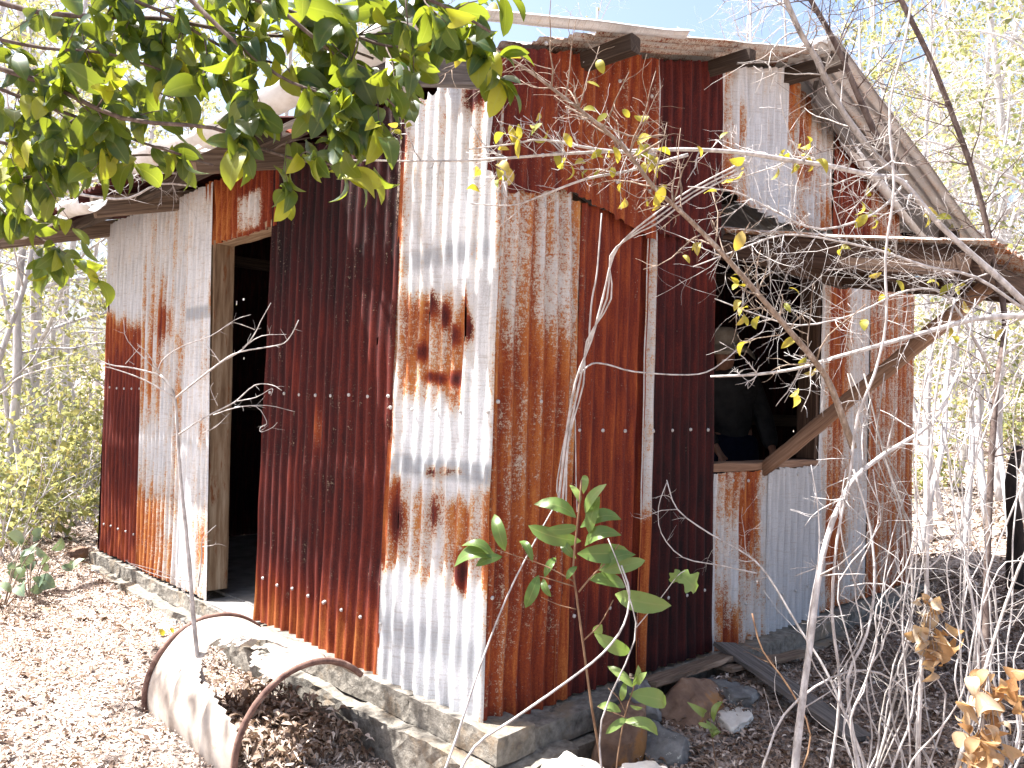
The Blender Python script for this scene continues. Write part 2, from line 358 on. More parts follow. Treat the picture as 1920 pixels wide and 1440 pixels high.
# ------------------------------------------------------------------ shed
shed = empty('shed'); tag(shed, 'old shed of rusty and whitened corrugated iron sheets on a concrete base', 'shed')
PITCH, AMP = .076, .0105
def sm(x, a, b, s=.03): return sst(a-s, a+s, x)*sst(b+s, b-s, x)
def sheet(name, label, O, U, V, N, b, t, zb, zt, off, paint, hole=None, rag=.004, ragb=None, seed=0, warp=.006, phase=0., nz=None, amp=AMP, screws=(), parent=None):
    """corrugated sheet: b=(u0,u1) at the bottom, t=(u0,u1) at the top; zb/zt constants or functions of u"""
    O, U, V, N = (np.array(q, float) for q in (O, U, V, N))
    wd = max(b[1]-b[0], t[1]-t[0]); nu = max(4, int(wd/PITCH*12)); hmax = (zt(t[0]) if callable(zt) else zt)-(zb(b[0]) if callable(zb) else zb)
    nv = nz or max(8, int(abs(hmax)/.016))
    s, q = np.meshgrid(np.linspace(0, 1, nu+1), np.linspace(0, 1, nv+1), indexing='ij')
    u0 = b[0]+(t[0]-b[0])*q; u1 = b[1]+(t[1]-b[1])*q; u = u0+(u1-u0)*s
    edge = (vn(u[:, 0]*45, u[:, 0]*0+seed, seed)-.5)*2+(vn(u[:, 0]*160, u[:, 0]*0, seed+1)-.5)
    ZB = (zb(u[:, 0]) if callable(zb) else np.full(nu+1, zb))+edge*(rag if ragb is None else ragb)
    ZT = (zt(u[:, -1]) if callable(zt) else np.full(nu+1, zt))+edge[::-1]*rag
    z = ZB[:, None]+(ZT-ZB)[:, None]*q
    # a sheet keeps its ridges straight: phase follows the width coordinate
    ph = 2*math.pi*((s*wd)/PITCH+phase)
    n = off+amp*np.sin(ph)+(vn(u*3+seed, z*1.5, seed+2)-.5)*2*warp+(vn(u*9, z*5+seed, seed+3)-.5)*warp
    n = n+.012*np.exp(-((z-ZB[:, None])/.10)**2)*(vn(u*30, z*0+3, seed+5)-.3)+.02*np.exp(-((ZT[:, None]-z)/.12)**2)*(vn(u*14, z*0+9, seed+6)-.5)
    P = O+u[..., None]*U+z[..., None]*V+n[..., None]*N
    idx = np.arange((nu+1)*(nv+1)).reshape(nu+1, nv+1)
    F = np.stack([idx[:-1, :-1], idx[1:, :-1], idx[1:, 1:], idx[:-1, 1:]], -1)
    if hole is not None:
        uc = (u[:-1, :-1]+u[1:, 1:])/2; zc = (z[:-1, :-1]+z[1:, 1:])/2; keep = ~hole(uc, zc); F = F[keep]
    F = F.reshape(-1, 4)
    r, d, g = paint(u, z, s); ridge = np.sin(ph)
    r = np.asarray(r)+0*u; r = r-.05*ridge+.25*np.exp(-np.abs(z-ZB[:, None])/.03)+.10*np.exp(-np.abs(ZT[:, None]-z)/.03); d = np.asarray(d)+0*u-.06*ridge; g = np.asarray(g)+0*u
    mb = MB(); mb.add(P.reshape(-1, 3), F, np.stack([u.ravel()+seed*3.7, z.ravel(), np.full(u.size, seed*5.3)], 1))
    for (zs, step) in screws:
        for k in range(0, int(wd/PITCH)+1, step):
            uu = (b[0]+t[0])/2+(k+.25-phase % 1)*PITCH*1.0
            if not (min(b[0], t[0])+.02 < uu < max(b[1], t[1])-.02): continue
            c = O+uu*U+(zs+random.uniform(-.006, .006))*V+(off+amp+.004+warp*.3)*N; aa = np.linspace(0, 2*math.pi, 8, endpoint=False)
            ring = [c+(U*np.cos(x)+V*np.sin(x))*.0085-N*.006 for x in aa]+[c+(U*np.cos(x)+V*np.sin(x))*.0075 for x in aa]+[c+(U*np.cos(x)+V*np.sin(x))*.0005+N*.003 for x in aa]
            mb.add(ring, [(r_*8+j, r_*8+(j+1) % 8, (r_+1)*8+(j+1) % 8, (r_+1)*8+j) for r_ in (0, 1) for j in range(8)], None, 1)
    o = mb.build(name, [IRON, SCREWM], parent or shed)
    tot = len(o.data.vertices); pa = np.zeros((tot, 3)); pa[:u.size] = np.stack([r.ravel(), d.ravel(), g.ravel()], 1)
    at_ = o.data.attributes.new('paint', 'FLOAT_VECTOR', 'POINT'); at_.data.foreach_set('vector', pa.astype(np.float32).ravel())
    if label: o['label'] = label
    return o
LW = dict(O=(0, 0, 0), U=(0, 1, 0), V=(0, 0, 1), N=(-1, 0, 0))
RW = dict(O=(0, 0, 0), U=(1, 0, 0), V=(0, 0, 1), N=(0, -1, 0))
def blob(u, z, cu, cz, ru, rz): return np.exp(-(((u-cu)/ru)**2+((z-cz)/rz)**2))

# --- left wall
def p_l1(u, z, s):
    k = .55+.9*vn(u*16, z*3.2, 19); jag = .10*(vn(u*24, z*0, 18)-.5)
    r = .0+.66*sm(z+jag, 1.14, 1.58, .07)*sst(.04, .16, u)*sst(.60, .46, u)*k+.40*sst(.48, .58, u)*sst(.25, .5, z)*k
    r = r+.62*sm(z+jag, .44, .82, .05)*(1-.35*sst(.12, 0, u))*k+.16*sst(1.6, 2.0, z)+.42*vn(u*26, z*1.1, 17)**2*sst(1.0, 1.5, z)+.34*sst(.09, .0, s)*k+.28*sst(.93, 1, s)*k
    d = .10*sst(1.6, 2.3, z)
    for (a, b, ra, rb) in ((.33, 1.56, .022, .06), (.25, 1.50, .018, .05), (.19, 1.42, .025, .04), (.40, 1.36, .03, .03), (.16, 1.25, .04, .022), (.27, 1.25, .035, .02), (.34, 1.26, .03, .02), (.12, 1.53, .012, .07), (.10, 1.44, .014, .05), (.30, .88, .045, .03), (.20, .89, .04, .025), (.13, .90, .03, .02), (.515, .67, .04, .09), (.28, .72, .03, .08), (.10, .52, .03, .06), (.56, 2.3, .04, .1), (.12, 2.34, .05, .06)):
        q = blob(u, z, a, b, ra, rb); r = r+.85*q; d = d+.75*q
    g = .85*sm(z, .86, .94, .015)+.7*sm(z, 1.70, 1.78, .02)+.55*sm(z, .16, .28, .03)
    return r-.08, d, g
def h_l1(u, z):
    h = ((u-.515)/.018)**2+((z-.66)/.045)**2 < 1
    h |= ((u-.115)/.008)**2+((z-1.47)/.07)**2 < 1
    h |= ((u-.36)/.009)**2+((z-1.5)/.03)**2 < 1
    for k, (a, b) in enumerate([(.2, .015), (.27, .014), (.12, .011)]): h |= ((u-a)/b)**2+((z-(.885-.004*k))/.006)**2 < 1
    return h
sheet('wall_sheet', 'whitened corner sheet with rust patches, a grey band and small holes', b=(-.045, .635), t=(-.055, .575), zb=-.012, zt=lambda u: 2.42+.02*np.sin(u*9), off=.035, paint=p_l1, hole=h_l1, rag=.012, ragb=.004, seed=1, warp=.009, screws=[(1.13, 2)], **LW)
def p_l2(u, z, s): return (.98+.1*sst(.25, 0, z)-.35*blob(u, z, .6, 2.2, .05, .3), .60-.6*sst(.45, .05, z)+.36*sst(1.2, 2.2, z)+.25*(vn(u*13, z*.8, 12)-.5), 0)  # rust darkened towards the top, standing in for shade under the leaves
def h_l2(u, z): return ((u-.72)/.012)**2+((z-1.42)/.014)**2 < 1
sheet('wall_sheet', 'dark maroon rusted sheet beside the whitened corner sheet', b=(.625, 1.13), t=(.565, 1.07), zb=-.01, zt=lambda u: 2.45-.05*sst(.7, .95, u)-.08*sst(.9, 1.05, u), off=.022, paint=p_l2, hole=h_l2, rag=.022, ragb=.003, seed=2, warp=.008, screws=[(1.18, 2), (.22, 2)], **LW)
def p_l3(u, z, s): return (.99-.30*blob(u, z, 1.20, 1.0, .03, .12), .62-.58*sst(.42, .05, z)-.5*blob(u, z, 1.22, 1.02, .035, .12)+.36*sst(1.3, 2.1, z)+.25*(vn(u*13, z*.8, 13)-.5), 0)  # upper part darkened as well, leaf shade put into the rust colour
sheet('wall_sheet', 'dark maroon rusted sheet forming the right edge of the doorway', b=(1.08, 1.78), t=(1.03, 1.72), zb=-.012, zt=2.40, off=.012, paint=p_l3, rag=.02, ragb=.003, seed=3, warp=.007, screws=[(1.18, 2), (.22, 2)], **LW)
def p_l4(u, z, s): return (1.05-.75*sm(u, 1.86, 2.14, .05)*sm(z, 2.07, 2.3, .04)+.4*blob(u, z, 2.05, 2.33, .1, .06), .25-.3*sst(.3, .8, s), 0)
sheet('wall_sheet', 'short rusty sheet with a whitened patch above the doorway', b=(1.70, 2.52), t=(1.68, 2.60), zb=2.06, zt=2.44, off=.016, paint=p_l4, rag=.006, seed=4, **LW)
def p_l5(u, z, s): return (.18+.55*blob(u, z, 2.42, 1.75, .04, .12)+.5*blob(u, z, 2.5, .95, .05, .1)+.5*blob(u, z, 2.44, .3, .09, .22)+.3*blob(u, z, 2.45, 1.35, .05, .1), 0, .9*sm(z, 1.62, 1.70, .015)+.4*sm(z, .85, .9, .02))
sheet('wall_sheet', 'narrow whitened sheet at the left edge of the doorway', b=(2.33, 2.78), t=(2.48, 2.84), zb=-.01, zt=2.43, off=.03, paint=p_l5, rag=.005, seed=5, warp=.004, amp=.006, **LW)
def p_l6(u, z, s):
    r = .14+.50*sm(z, 1.0, 1.9, .3)*vn(u*24, z*1.0, 44)*sst(2.85, 3.2, u)+.3*vn(u*30, z*.7, 45)**3+.5*blob(u, z, 3.15, 1.65, .12, .14)+.55*sst(.75, .35, z)*sst(2.8, 3.2, u)+.3*sm(u, 2.85, 2.93, .03)*sst(1.8, 1.2, z)
    return r, .25*blob(u, z, 3.15, 1.6, .12, .2), .15
sheet('wall_sheet', 'galvanised sheet with brown rust streaks in the middle of the left end', b=(2.76, 3.50), t=(2.80, 3.62), zb=-.01, zt=2.43, off=.02, paint=p_l6, rag=.005, seed=6, **LW)
def p_l7(u, z, s): return (.12+.95*sst(1.78, 1.55, z+.12*(vn(u*12, z*3, 77)-.5)-.15*(u-3.9)), .55*sst(1.9, .9, z)-.3*sst(.6, .2, z), .25)
sheet('wall_sheet', 'far end sheet, galvanised at the top and maroon rust below', b=(3.47, 4.25), t=(3.58, 4.40), zb=-.01, zt=2.45, off=.012, paint=p_l7, rag=.005, seed=7, screws=[(1.2, 2), (.2, 2)], **LW)
def p_l8(u, z, s): return (1.1, .7, 0)
sheet('wall_sheet', 'dark rusty edge strip at the far left corner', b=(4.20, 4.33), t=(4.22, 4.36), zb=-.01, zt=1.92, off=.0, paint=p_l8, rag=.02, seed=8, **LW)

# --- right (gable) wall, lower tier
def p_r1(u, z, s):
    r = .80-.36*sst(1.25, 1.6, z)-.25*blob(u, z, .06, .1, .05, .3)-.16*blob(u, z, .12, .95, .1, .25)+.25*sm(u, .13, .19, .02)*sst(1.2, 1.6, z)+.15*sst(.35, .0, z)
    return r, .10+.12*sst(.9, .4, z), .15
sheet('wall_sheet', 'corner sheet on the window side, orange rust with pale yellow flecks', b=(-.036, .40), t=(-.030, .41), zb=-.03, zt=2.05, off=.03, paint=p_r1, rag=.005, seed=21, warp=.012, amp=.013, screws=[(1.17, 3), (.45, 4)], **RW)
def p_r2(u, z, s): return (.52+.5*sst(.95, .7, z)+.14*sm(u, .41, .43, .01), .02, .3)
sheet('wall_sheet', 'narrow grey speckled sheet edge beside the corner sheet', b=(.345, .465), t=(.355, .475), zb=-.02, zt=2.0, off=.024, paint=p_r2, rag=.004, seed=22, phase=.3, **RW)
def p_r3(u, z, s): return (1.0-.10*sm(u, .45, .53, .02)*sst(.4, .9, z), .26+.30*sst(.62, .9, u)*sst(.6, .3, z)+.3*sst(.55, .2, z), 0)
sheet('wall_sheet', 'red rusted sheet left of the thin whitened strip', b=(.44, .90), t=(.45, .92), zb=-.02, zt=2.0, off=.016, paint=p_r3, rag=.004, seed=23, screws=[(1.06, 2), (.3, 3)], **RW)
def p_r4(u, z, s): return (.36+.65*sst(.75, .6, z)-.12*sst(.5, .3, z), .0, .35)
sheet('wall_sheet', 'thin whitened strip of sheet between two red rusted sheets', b=(.868, .965), t=(.885, .985), zb=-.02, zt=2.0, off=.028, paint=p_r4, rag=.004, seed=24, phase=.2, screws=[(1.06, 1)], **RW)
def p_r5(u, z, s): return (1.1, .88-.5*sst(1.0, .955, u)-.30*sst(1.0, 2.0, z), 0)
sheet('wall_sheet', 'very dark rusted sheet left of the window', b=(.94, 1.515), t=(.95, 1.475), zb=-.03, zt=2.0, off=.02, paint=p_r5, rag=.004, seed=25, screws=[(1.06, 2), (.28, 2)], **RW)
def p_w1(u, z, s): return (.24+.50*sm(u, 1.58, 1.96, .06)*vn(u*11, z*4, 91)**1.4*1.3+.4*blob(u, z, 1.62, .18, .05, .1)+.3*blob(u, z, 1.85, .7, .08, .14), .12, .3)
sheet('wall_sheet', 'pale sheet with rust blotches under the window', b=(1.50, 2.07), t=(1.50, 2.06), zb=-.045, zt=.845, off=.016, paint=p_w1, rag=.005, seed=26, screws=[(.8, 2), (.15, 2)], **RW)
def p_w2(u, z, s): return (-.08+.3*blob(u, z, 2.2, .1, .1, .08), 0, .5)
sheet('wall_sheet', 'clean bluish grey sheet under the window', b=(2.04, 2.68), t=(2.03, 2.66), zb=-.045, zt=.85, off=.024, paint=p_w2, rag=.005, seed=27, screws=[(.81, 2), (.15, 2)], **RW)
def p_r6(u, z, s): return (.32+.50*sm(u, 2.76, 3.02, .06)*(.4+.8*vn(u*9, z*2.4, 55))+.25*sst(.8, 1.6, z)*sm(u, 2.76, 3.05, .08)-.1*sst(2.76, 2.68, u), .08, .25)
sheet('wall_sheet', 'pale sheet with orange rust streaks right of the window', b=(2.645, 3.37), t=(2.665, 3.40), zb=-.03, zt=2.26, off=.018, paint=p_r6, rag=.005, seed=28, amp=.007, **RW)
def p_r7(u, z, s): return (.50+.22*vn(u*14, z*2, 4), .15, .4)
sheet('wall_sheet', 'brownish weathered sheet at the far right corner', b=(3.34, 4.12), t=(3.36, 4.10), zb=-.03, zt=2.26, off=.026, paint=p_r7, rag=.005, seed=29, amp=.007, **RW)
# --- right wall, upper tier (follows the roof slope)
def roofz(x): x = np.asarray(x, float); return np.where(x < 2.15, 2.42+.2857*(x+.3), 3.12-.262*(x-2.15))
def p_g1(u, z, s): return (.93-.5*sst(.915, .935, u)-.10*vn(u*14, z*4, 8)+.08*sst(.1, 0, u), .22+.25*sst(.25, 0, u)-.12*sm(u, .35, .8, .1), 0)
sheet('gable_sheet', 'large orange rusted sheet at the top of the gable corner', b=(-.10, .945), t=(-.06, .955), zb=lambda u: 2.0-.04*sst(-.1, .02, u)+.05*sst(.1, .3, u)-.09*sst(.35, .95, u), zt=lambda u: roofz(u)-.02, off=.052, paint=p_g1, rag=.008, seed=31, warp=.01, screws=[(2.12, 3), (2.55, 3)], **RW)
def p_g2(u, z, s): return (1.1, .60, 0)
sheet('gable_sheet', 'dark purple brown rusted sheet left of the white gable sheets', b=(.94, 1.48), t=(.945, 1.46), zb=1.96, zt=lambda u: roofz(u)-.02, off=.038, paint=p_g2, hole=lambda u, z: ((u-1.07)/.01)**2+((z-2.42)/.014)**2 < 1, rag=.004, seed=32, **RW)
def zcut(u): return 2.27-.06*np.sin((np.asarray(u)-1.48)/1.25*math.pi)+.02*vn(np.asarray(u)*26, 0*np.asarray(u), 5)
def p_g3(u, z, s): return (.13+.42*blob(u, z, 1.68, 2.62, .035, .14)+.3*sm(u, 1.46, 1.60, .03)+.3*sst(2.62, 2.36, z)*sm(u, 1.5, 1.75, .05)+.6*sst(2.16, 2.22, u)*sst(2.4, 2.8, z), .1, .12)
sheet('gable_sheet', 'white sheet in the middle of the gable above the window', b=(1.465, 2.21), t=(1.455, 2.24), zb=zcut, zt=lambda u: roofz(u)-.03, off=.030, paint=p_g3, rag=.006, seed=33, **RW)
def p_g4(u, z, s): return (.24+.45*sst(2.95, 2.6, z)*vn(u*14, z*5, 66)+.35*sst(2.35, 2.9, z)*sm(u, 2.25, 2.5, .06), .1, .2)
sheet('gable_sheet', 'white gable sheet with rusty lower half, jagged along its foot', b=(2.18, 2.78), t=(2.22, 2.80), zb=zcut, zt=lambda u: roofz(u)-.03, off=.020, paint=p_g4, hole=lambda u, z: (z > 2.8) & (u < 2.27) & (vn(u*60, z*30, 6) > .35), rag=.008, seed=34, **RW)
def p_g5(u, z, s): return (1.0-.2*vn(u*12, z*5, 7), .30, 0)
sheet('gable_sheet', 'dark red rusted sheet near the right end of the gable', b=(2.76, 3.32), t=(2.78, 3.34), zb=2.05, zt=lambda u: roofz(u)-.04, off=.030, paint=p_g5, rag=.01, seed=35, **RW)
def p_g6(u, z, s): return (.62, .2, .3)
sheet('gable_sheet', 'mottled grey and brown sheet at the right end of the gable', b=(3.30, 4.12), t=(3.32, 4.10), zb=2.06, zt=lambda u: roofz(u)-.05, off=.034, paint=p_g6, hole=lambda u, z: ((u-3.95)/.16)**2+((z-2.52)/.12)**2 < 1, rag=.01, seed=36, **RW)
# --- back walls, seen from inside through the openings
def p_in(u, z, s): return (1.15, .95, 0)  # inside faces coloured near black to stand for the unlit interior
def nailholes(seed, n, umax):
    rr = random.Random(seed); H = [(rr.uniform(.2, umax), rr.uniform(.9, 2.0), rr.uniform(.004, .010)) for _ in range(n)]
    def f(u, z):
        h = np.zeros(u.shape, bool)
        for a, b_, c in H: h |= ((u-a)/c)**2+((z-b_)/(c*1.7))**2 < 1
        return h
    return f
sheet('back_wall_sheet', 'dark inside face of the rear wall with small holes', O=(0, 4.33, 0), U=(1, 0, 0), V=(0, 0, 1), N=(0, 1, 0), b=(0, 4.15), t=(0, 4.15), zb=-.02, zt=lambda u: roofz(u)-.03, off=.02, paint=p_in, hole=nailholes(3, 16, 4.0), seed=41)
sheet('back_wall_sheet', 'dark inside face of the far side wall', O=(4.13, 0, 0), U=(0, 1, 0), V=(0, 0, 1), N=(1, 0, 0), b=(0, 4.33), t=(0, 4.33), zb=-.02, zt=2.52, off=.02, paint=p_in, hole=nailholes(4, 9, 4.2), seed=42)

# --- foundation
f = MB()
f.box((-.085, -.165, -.10), (.10, .34, -.002), seg=(6, 12, 4), jit=.006)          # corner block
f.box((-.075, .352, -.105), (.12, 1.60, -.004), seg=(4, 40, 4), jit=.006)
f.box((-.05, 1.61, -.11), (.14, 4.36, -.03), seg=(4, 60, 4), jit=.009)
f.box((.102, -.150, -.12), (.80, .10, -.03), seg=(20, 5, 4), jit=.007)
f.box((.82, -.12, -.13), (4.15, .12, -.045), seg=(60, 5, 4), jit=.006)
f.box((-.155, -.235, -.30), (.30, .62, -.108), seg=(10, 20, 6), jit=.016)          # lower footing
f.box((-.125, .64, -.30), (.12, 4.38, -.112), seg=(6, 70, 6), jit=.017)
f.box((.30, -.20, -.30), (4.16, .12, -.132), seg=(60, 6, 6), jit=.014)
f.build('foundation', CONC, shed, smooth=False)
MB().box((.125, .125, -.14), (4.12, 4.32, -.012), seg=(4, 4, 1)).build('floor_slab', SLABM, shed, smooth=False)
MB().box((-.04, 1.76, -.13), (.124, 2.36, -.018), seg=(4, 14, 3), jit=.003).build('door_step', SLABM, shed, smooth=False)
# --- door frame
MB().beam((.045, 2.395, .03), (.045, 2.47, 2.08), .055, .13, up=(1, 0, 0)).build('door_jamb', JAMB, shed, smooth=False)['label'] = 'pale rust-stained jamb on the left of the doorway'
MB().beam((.06, 1.80, .0), (.06, 1.745, 2.08), .05, .10, up=(1, 0, 0)).build('door_jamb', TIMBER, shed, smooth=False)
MB().beam((.045, 1.74, 2.085), (.045, 2.52, 2.085), .11, .05).build('door_lintel', JAMB, shed, smooth=False)
# --- window frame
wf = MB().beam((1.50, .035, .87), (2.655, .035, .862), .10, .045).build('window_sill', BARETIM, shed, smooth=False)
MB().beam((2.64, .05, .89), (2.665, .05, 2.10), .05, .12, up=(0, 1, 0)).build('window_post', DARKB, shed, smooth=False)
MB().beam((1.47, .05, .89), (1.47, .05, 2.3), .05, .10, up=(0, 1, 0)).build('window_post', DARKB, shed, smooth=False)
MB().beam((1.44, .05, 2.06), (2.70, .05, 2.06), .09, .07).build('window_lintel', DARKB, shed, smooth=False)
# --- inside frame: wall rails and posts
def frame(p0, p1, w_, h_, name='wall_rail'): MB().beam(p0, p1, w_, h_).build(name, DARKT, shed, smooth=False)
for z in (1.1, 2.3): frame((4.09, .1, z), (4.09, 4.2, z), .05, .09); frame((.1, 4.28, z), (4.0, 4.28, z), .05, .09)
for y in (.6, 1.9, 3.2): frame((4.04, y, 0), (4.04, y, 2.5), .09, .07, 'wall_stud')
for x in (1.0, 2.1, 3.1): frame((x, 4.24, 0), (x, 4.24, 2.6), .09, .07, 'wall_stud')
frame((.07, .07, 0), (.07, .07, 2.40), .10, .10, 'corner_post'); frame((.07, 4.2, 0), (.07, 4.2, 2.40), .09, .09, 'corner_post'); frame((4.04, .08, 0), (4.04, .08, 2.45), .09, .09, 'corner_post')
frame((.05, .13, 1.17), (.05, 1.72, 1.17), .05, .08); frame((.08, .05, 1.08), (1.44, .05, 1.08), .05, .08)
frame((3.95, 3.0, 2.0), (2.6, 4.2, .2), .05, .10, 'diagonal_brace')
# --- roof
def rp(x, y): return (x, y, float(roofz(x)))
for (y, x0, lab) in ((.02, -.58, 'pale grey rafter tail at the near corner'), (1.62, -.5, None), (3.02, -.52, None), (4.36, -1.45, 'long dark barge rafter at the far left corner')):
    a = 2.42+.2857*(x0+.3)-.085
    o = MB().beam((x0, y, a), (2.12, y, 3.02), .05, .125, seg=16).build('rafter', PLANKW if y < .1 else TIMBER, shed, smooth=False)
    if lab: o['label'] = lab
for y in (.3, 2.2, 4.2): MB().beam((4.55, y, 2.40), (2.17, y, 3.02), .05, .12, seg=16).build('rafter', TIMBER, shed, smooth=False)
def purlin(x, y0, lab=None, w=.06, h=.066, dz=0):
    s_ = float(roofz(x))-.045+dz; o = MB().beam((x, y0, s_-.012), (x, 4.55, s_), w, h, seg=20, jit=.006).build('purlin', DARKT, shed, smooth=False)
    if lab: o['label'] = lab
purlin(.42, -.30, 'weathered purlin end poking out under the roof edge'); purlin(1.35, -.27, 'dark purlin end halfway up the roof edge'); purlin(2.15, -.36, 'ridge timber end with wire at the gable peak', .07, .085, -.02); purlin(3.3, -.2); purlin(4.3, -.26); purlin(-.25, .9)
# roof sheets: local u along Y, v up the slope
sl = math.atan(.2857); VL = (math.cos(sl), 0, math.sin(sl)); NL = (-math.sin(sl), 0, math.cos(sl)); OL = (-.55, 0, float(roofz(-.55)))
sr = math.atan(.262); VR_ = (-math.cos(sr), 0, math.sin(sr)); NR = (math.sin(sr), 0, math.cos(sr)); OR = (4.78, 0, 2.431)
LENL = (2.22+.55)/math.cos(sl); LENR = (4.78-2.08)/math.cos(sr)
def p_rf(u, z, s): return (1.1, .7, .1)  # darkened all over so the gap above the shutter reads as shade
def p_rfr(u, z, s): return (.42, .5, .5)
sheet('roof_sheet', 'pale narrow strip along the edge of the roof', O=OL, U=(0, 1, 0), V=VL, N=NL, b=(-.30, -.19), t=(-.30, -.19), zb=.16, zt=LENL*.50, off=.014, paint=lambda u, z, s: (.12, 0, 0), seed=51, nz=60)
sheet('roof_sheet', 'torn rusty roof sheet over the gable corner', O=OL, U=(0, 1, 0), V=VL, N=NL, b=(-.24, .45), t=(-.24, .45), zb=.1, zt=LENL, off=.015, paint=p_rfr,
      hole=lambda u, z: (z < .95-.45*sst(-.24, .1, u)+.15*(vn(u*25, z*9, 9)-.5)) & (z > .25), seed=52, nz=140)
sheet('roof_sheet', None, O=OL, U=(0, 1, 0), V=VL, N=NL, b=(.42, 1.25), t=(.42, 1.25), zb=.62, zt=LENL, off=.02, paint=p_rf, seed=53, nz=60, rag=.03)
for k in range(4):
    sheet('roof_sheet', None, O=OL, U=(0, 1, 0), V=VL, N=NL, b=(1.2+.86*k, 2.1+.86*k), t=(1.2+.86*k, 2.1+.86*k), zb=.02, zt=LENL, off=.02+.005*(k % 2), paint=p_rf, seed=54+k, nz=60)
def p_rr(u, z, s): return (.20, .2, .45)
for k in range(6):
    sheet('roof_sheet', None, O=OR, U=(0, 1, 0), V=VR_, N=NR, b=(-.34+.82*k, .52+.82*k), t=(-.34+.82*k, .52+.82*k), zb=0, zt=LENR, off=.018+.005*(k % 2), paint=p_rr, seed=61+k, nz=60, rag=.01)
# ridge cap roll
rc = MB(); rc.tube([(2.15, -.30, 3.165), (2.15, 1, 3.16), (2.15, 2.6, 3.165), (2.15, 4.6, 3.16)], .045, .045, 10, .02); rc.build('ridge_cap', GUTM, shed)
# barge roll hanging under the right-hand roof edge
bg = MB(); bg.beam((2.30, -.12, 2.98), (4.70, -.12, 2.36), .03, .15, seg=14); bg.build('barge_board', PLANKW, shed, smooth=False)
bt = MB(); bt.tube([(2.75, -.10, 2.82), (3.2, -.11, 2.68), (3.9, -.10, 2.50), (4.5, -.12, 2.33)], .035, .03, 8, .12); bt.build('bent_flashing', GUTM, shed)
# gutter: half-round trough along the left eave + outlet
def gutter():
    mb = MB(); ys = np.linspace(-.36, 4.75, 90); r = .062; k = 14; V = []; A = []
    for y in ys:
        cx = -.60+.012*math.sin(y*2.3)+.01*float(vn(y*3, 0, 4)); cz = 2.285+.012*math.sin(y*1.7+1)-.02*sst(3.8, 4.7, y)+.05*sst(1.25, 1.95, y)*sst(2.3, 2.2, y)-.03*sst(2.6, 2.75, y)*sst(3.3, 2.8, y)
        for th in np.linspace(math.pi*1.02, 2*math.pi*.985, k):
            V.append((cx+r*math.cos(th), y, cz+r*1.25*math.sin(th)+.03)); A.append((y, th, 0))
        V.append((cx+r*.80, y, cz+.034)); A.append((y, 3, 0))
    k += 1
    F = [(i*k+j, i*k+j+1, (i+1)*k+j+1, (i+1)*k+j) for i in range(len(ys)-1) for j in range(k-1)
         if not (3.30 < ys[i] < 3.5 and vn(ys[i]*30, j*.8, 3) > .4) and not (1.95+.12*vn(j*.7, 0, 4) < ys[i] < 2.70+.15*vn(j*.9, 1, 4)) and not (1.2 < ys[i] < 1.3 and vn(ys[i]*30, j*.8, 5) > .6)]
    mb.add(V, F, A); o = mb.build('gutter', GUTM, shed)
    md = o.modifiers.new('thick', 'SOLIDIFY'); md.thickness = .003
    b = MB(); aa = np.linspace(0, 2*math.pi, 20, endpoint=False); rings = [(2.27, .040), (2.20, .040), (2.13, .042), (2.125, .045), (2.118, .045), (2.116, .040), (2.14, .038), (2.24, .036)]
    V = [(-.60+rr*math.cos(x), -.18+rr*math.sin(x), z) for z, rr in rings for x in aa]
    F = [(i*20+j, i*20+(j+1) % 20, (i+1)*20+(j+1) % 20, (i+1)*20+j) for i in range(len(rings)-1) for j in range(20)]
    b.add(V, F); b.build('downpipe_outlet', GUTM, o)
gutter()
# crumpled rusty flap and bar hanging inside the eave gap at the near corner
sheet('eave_flap', 'curled dark red strip of iron in the gap under the gutter', O=(-.38, .05, 2.30), U=(0, 1, 0), V=(.55, 0, .25), N=(-.4, 0, .9), b=(0, .9), t=(0, .95), zb=0, zt=.16, off=0, paint=lambda u, z, s: (1.1, .2, 0), seed=71, warp=.02, nz=10)
# --- propped shutter over the window
sh = empty('window_shutter_group'); COL.objects.unlink(sh); bpy.data.objects.remove(sh)
O3 = np.array((1.44, -.06, 2.02)); Vd = np.array((0, -1.16, -.20)); Vd = Vd/np.linalg.norm(Vd); Nd = np.cross(np.array((1, 0, 0)), Vd); Nd = -Nd if Nd[2] < 0 else Nd
shut = sheet('window_shutter', 'corrugated shutter propped open over the window', O=O3, U=(1, 0, 0), V=Vd, N=Nd, b=(0, 1.30), t=(0, 1.34), zb=0, zt=1.22, off=.03, paint=lambda u, z, s: (.45, .1, .1), seed=81, rag=.012, nz=60)
def sp(u, v, n=0): return O3+np.array((u, 0, 0))+Vd*v+Nd*n
fr = MB(); fr.beam(sp(.06, .0, -.045), sp(.06, 1.2, -.055), .06, .13, up=tuple(Nd)); fr.beam(sp(1.26, .0, -.04), sp(1.26, 1.19, -.05), .05, .09, up=tuple(Nd))
fr.beam(sp(.0, 1.12, -.06), sp(1.32, 1.14, -.06), .07, .08, up=tuple(Nd)); fr.beam(sp(.0, .06, -.06), sp(1.32, .06, -.06), .05, .07, up=tuple(Nd)); fr.beam(sp(.1, .6, -.06), sp(1.3, .6, -.06), .05, .06, up=tuple(Nd))
fr.build('shutter_frame', DARKB, shut, smooth=False)['label'] = 'weathered timber frame under the iron shutter'
pr = MB(); pr.beam((2.02, .0, .84), (2.10, -1.07, 1.77), .062, .066, seg=14, jit=.004); o = pr.build('shutter_prop', BARETIM)
tag(o, 'brown timber strut holding the window shutter open', 'prop')

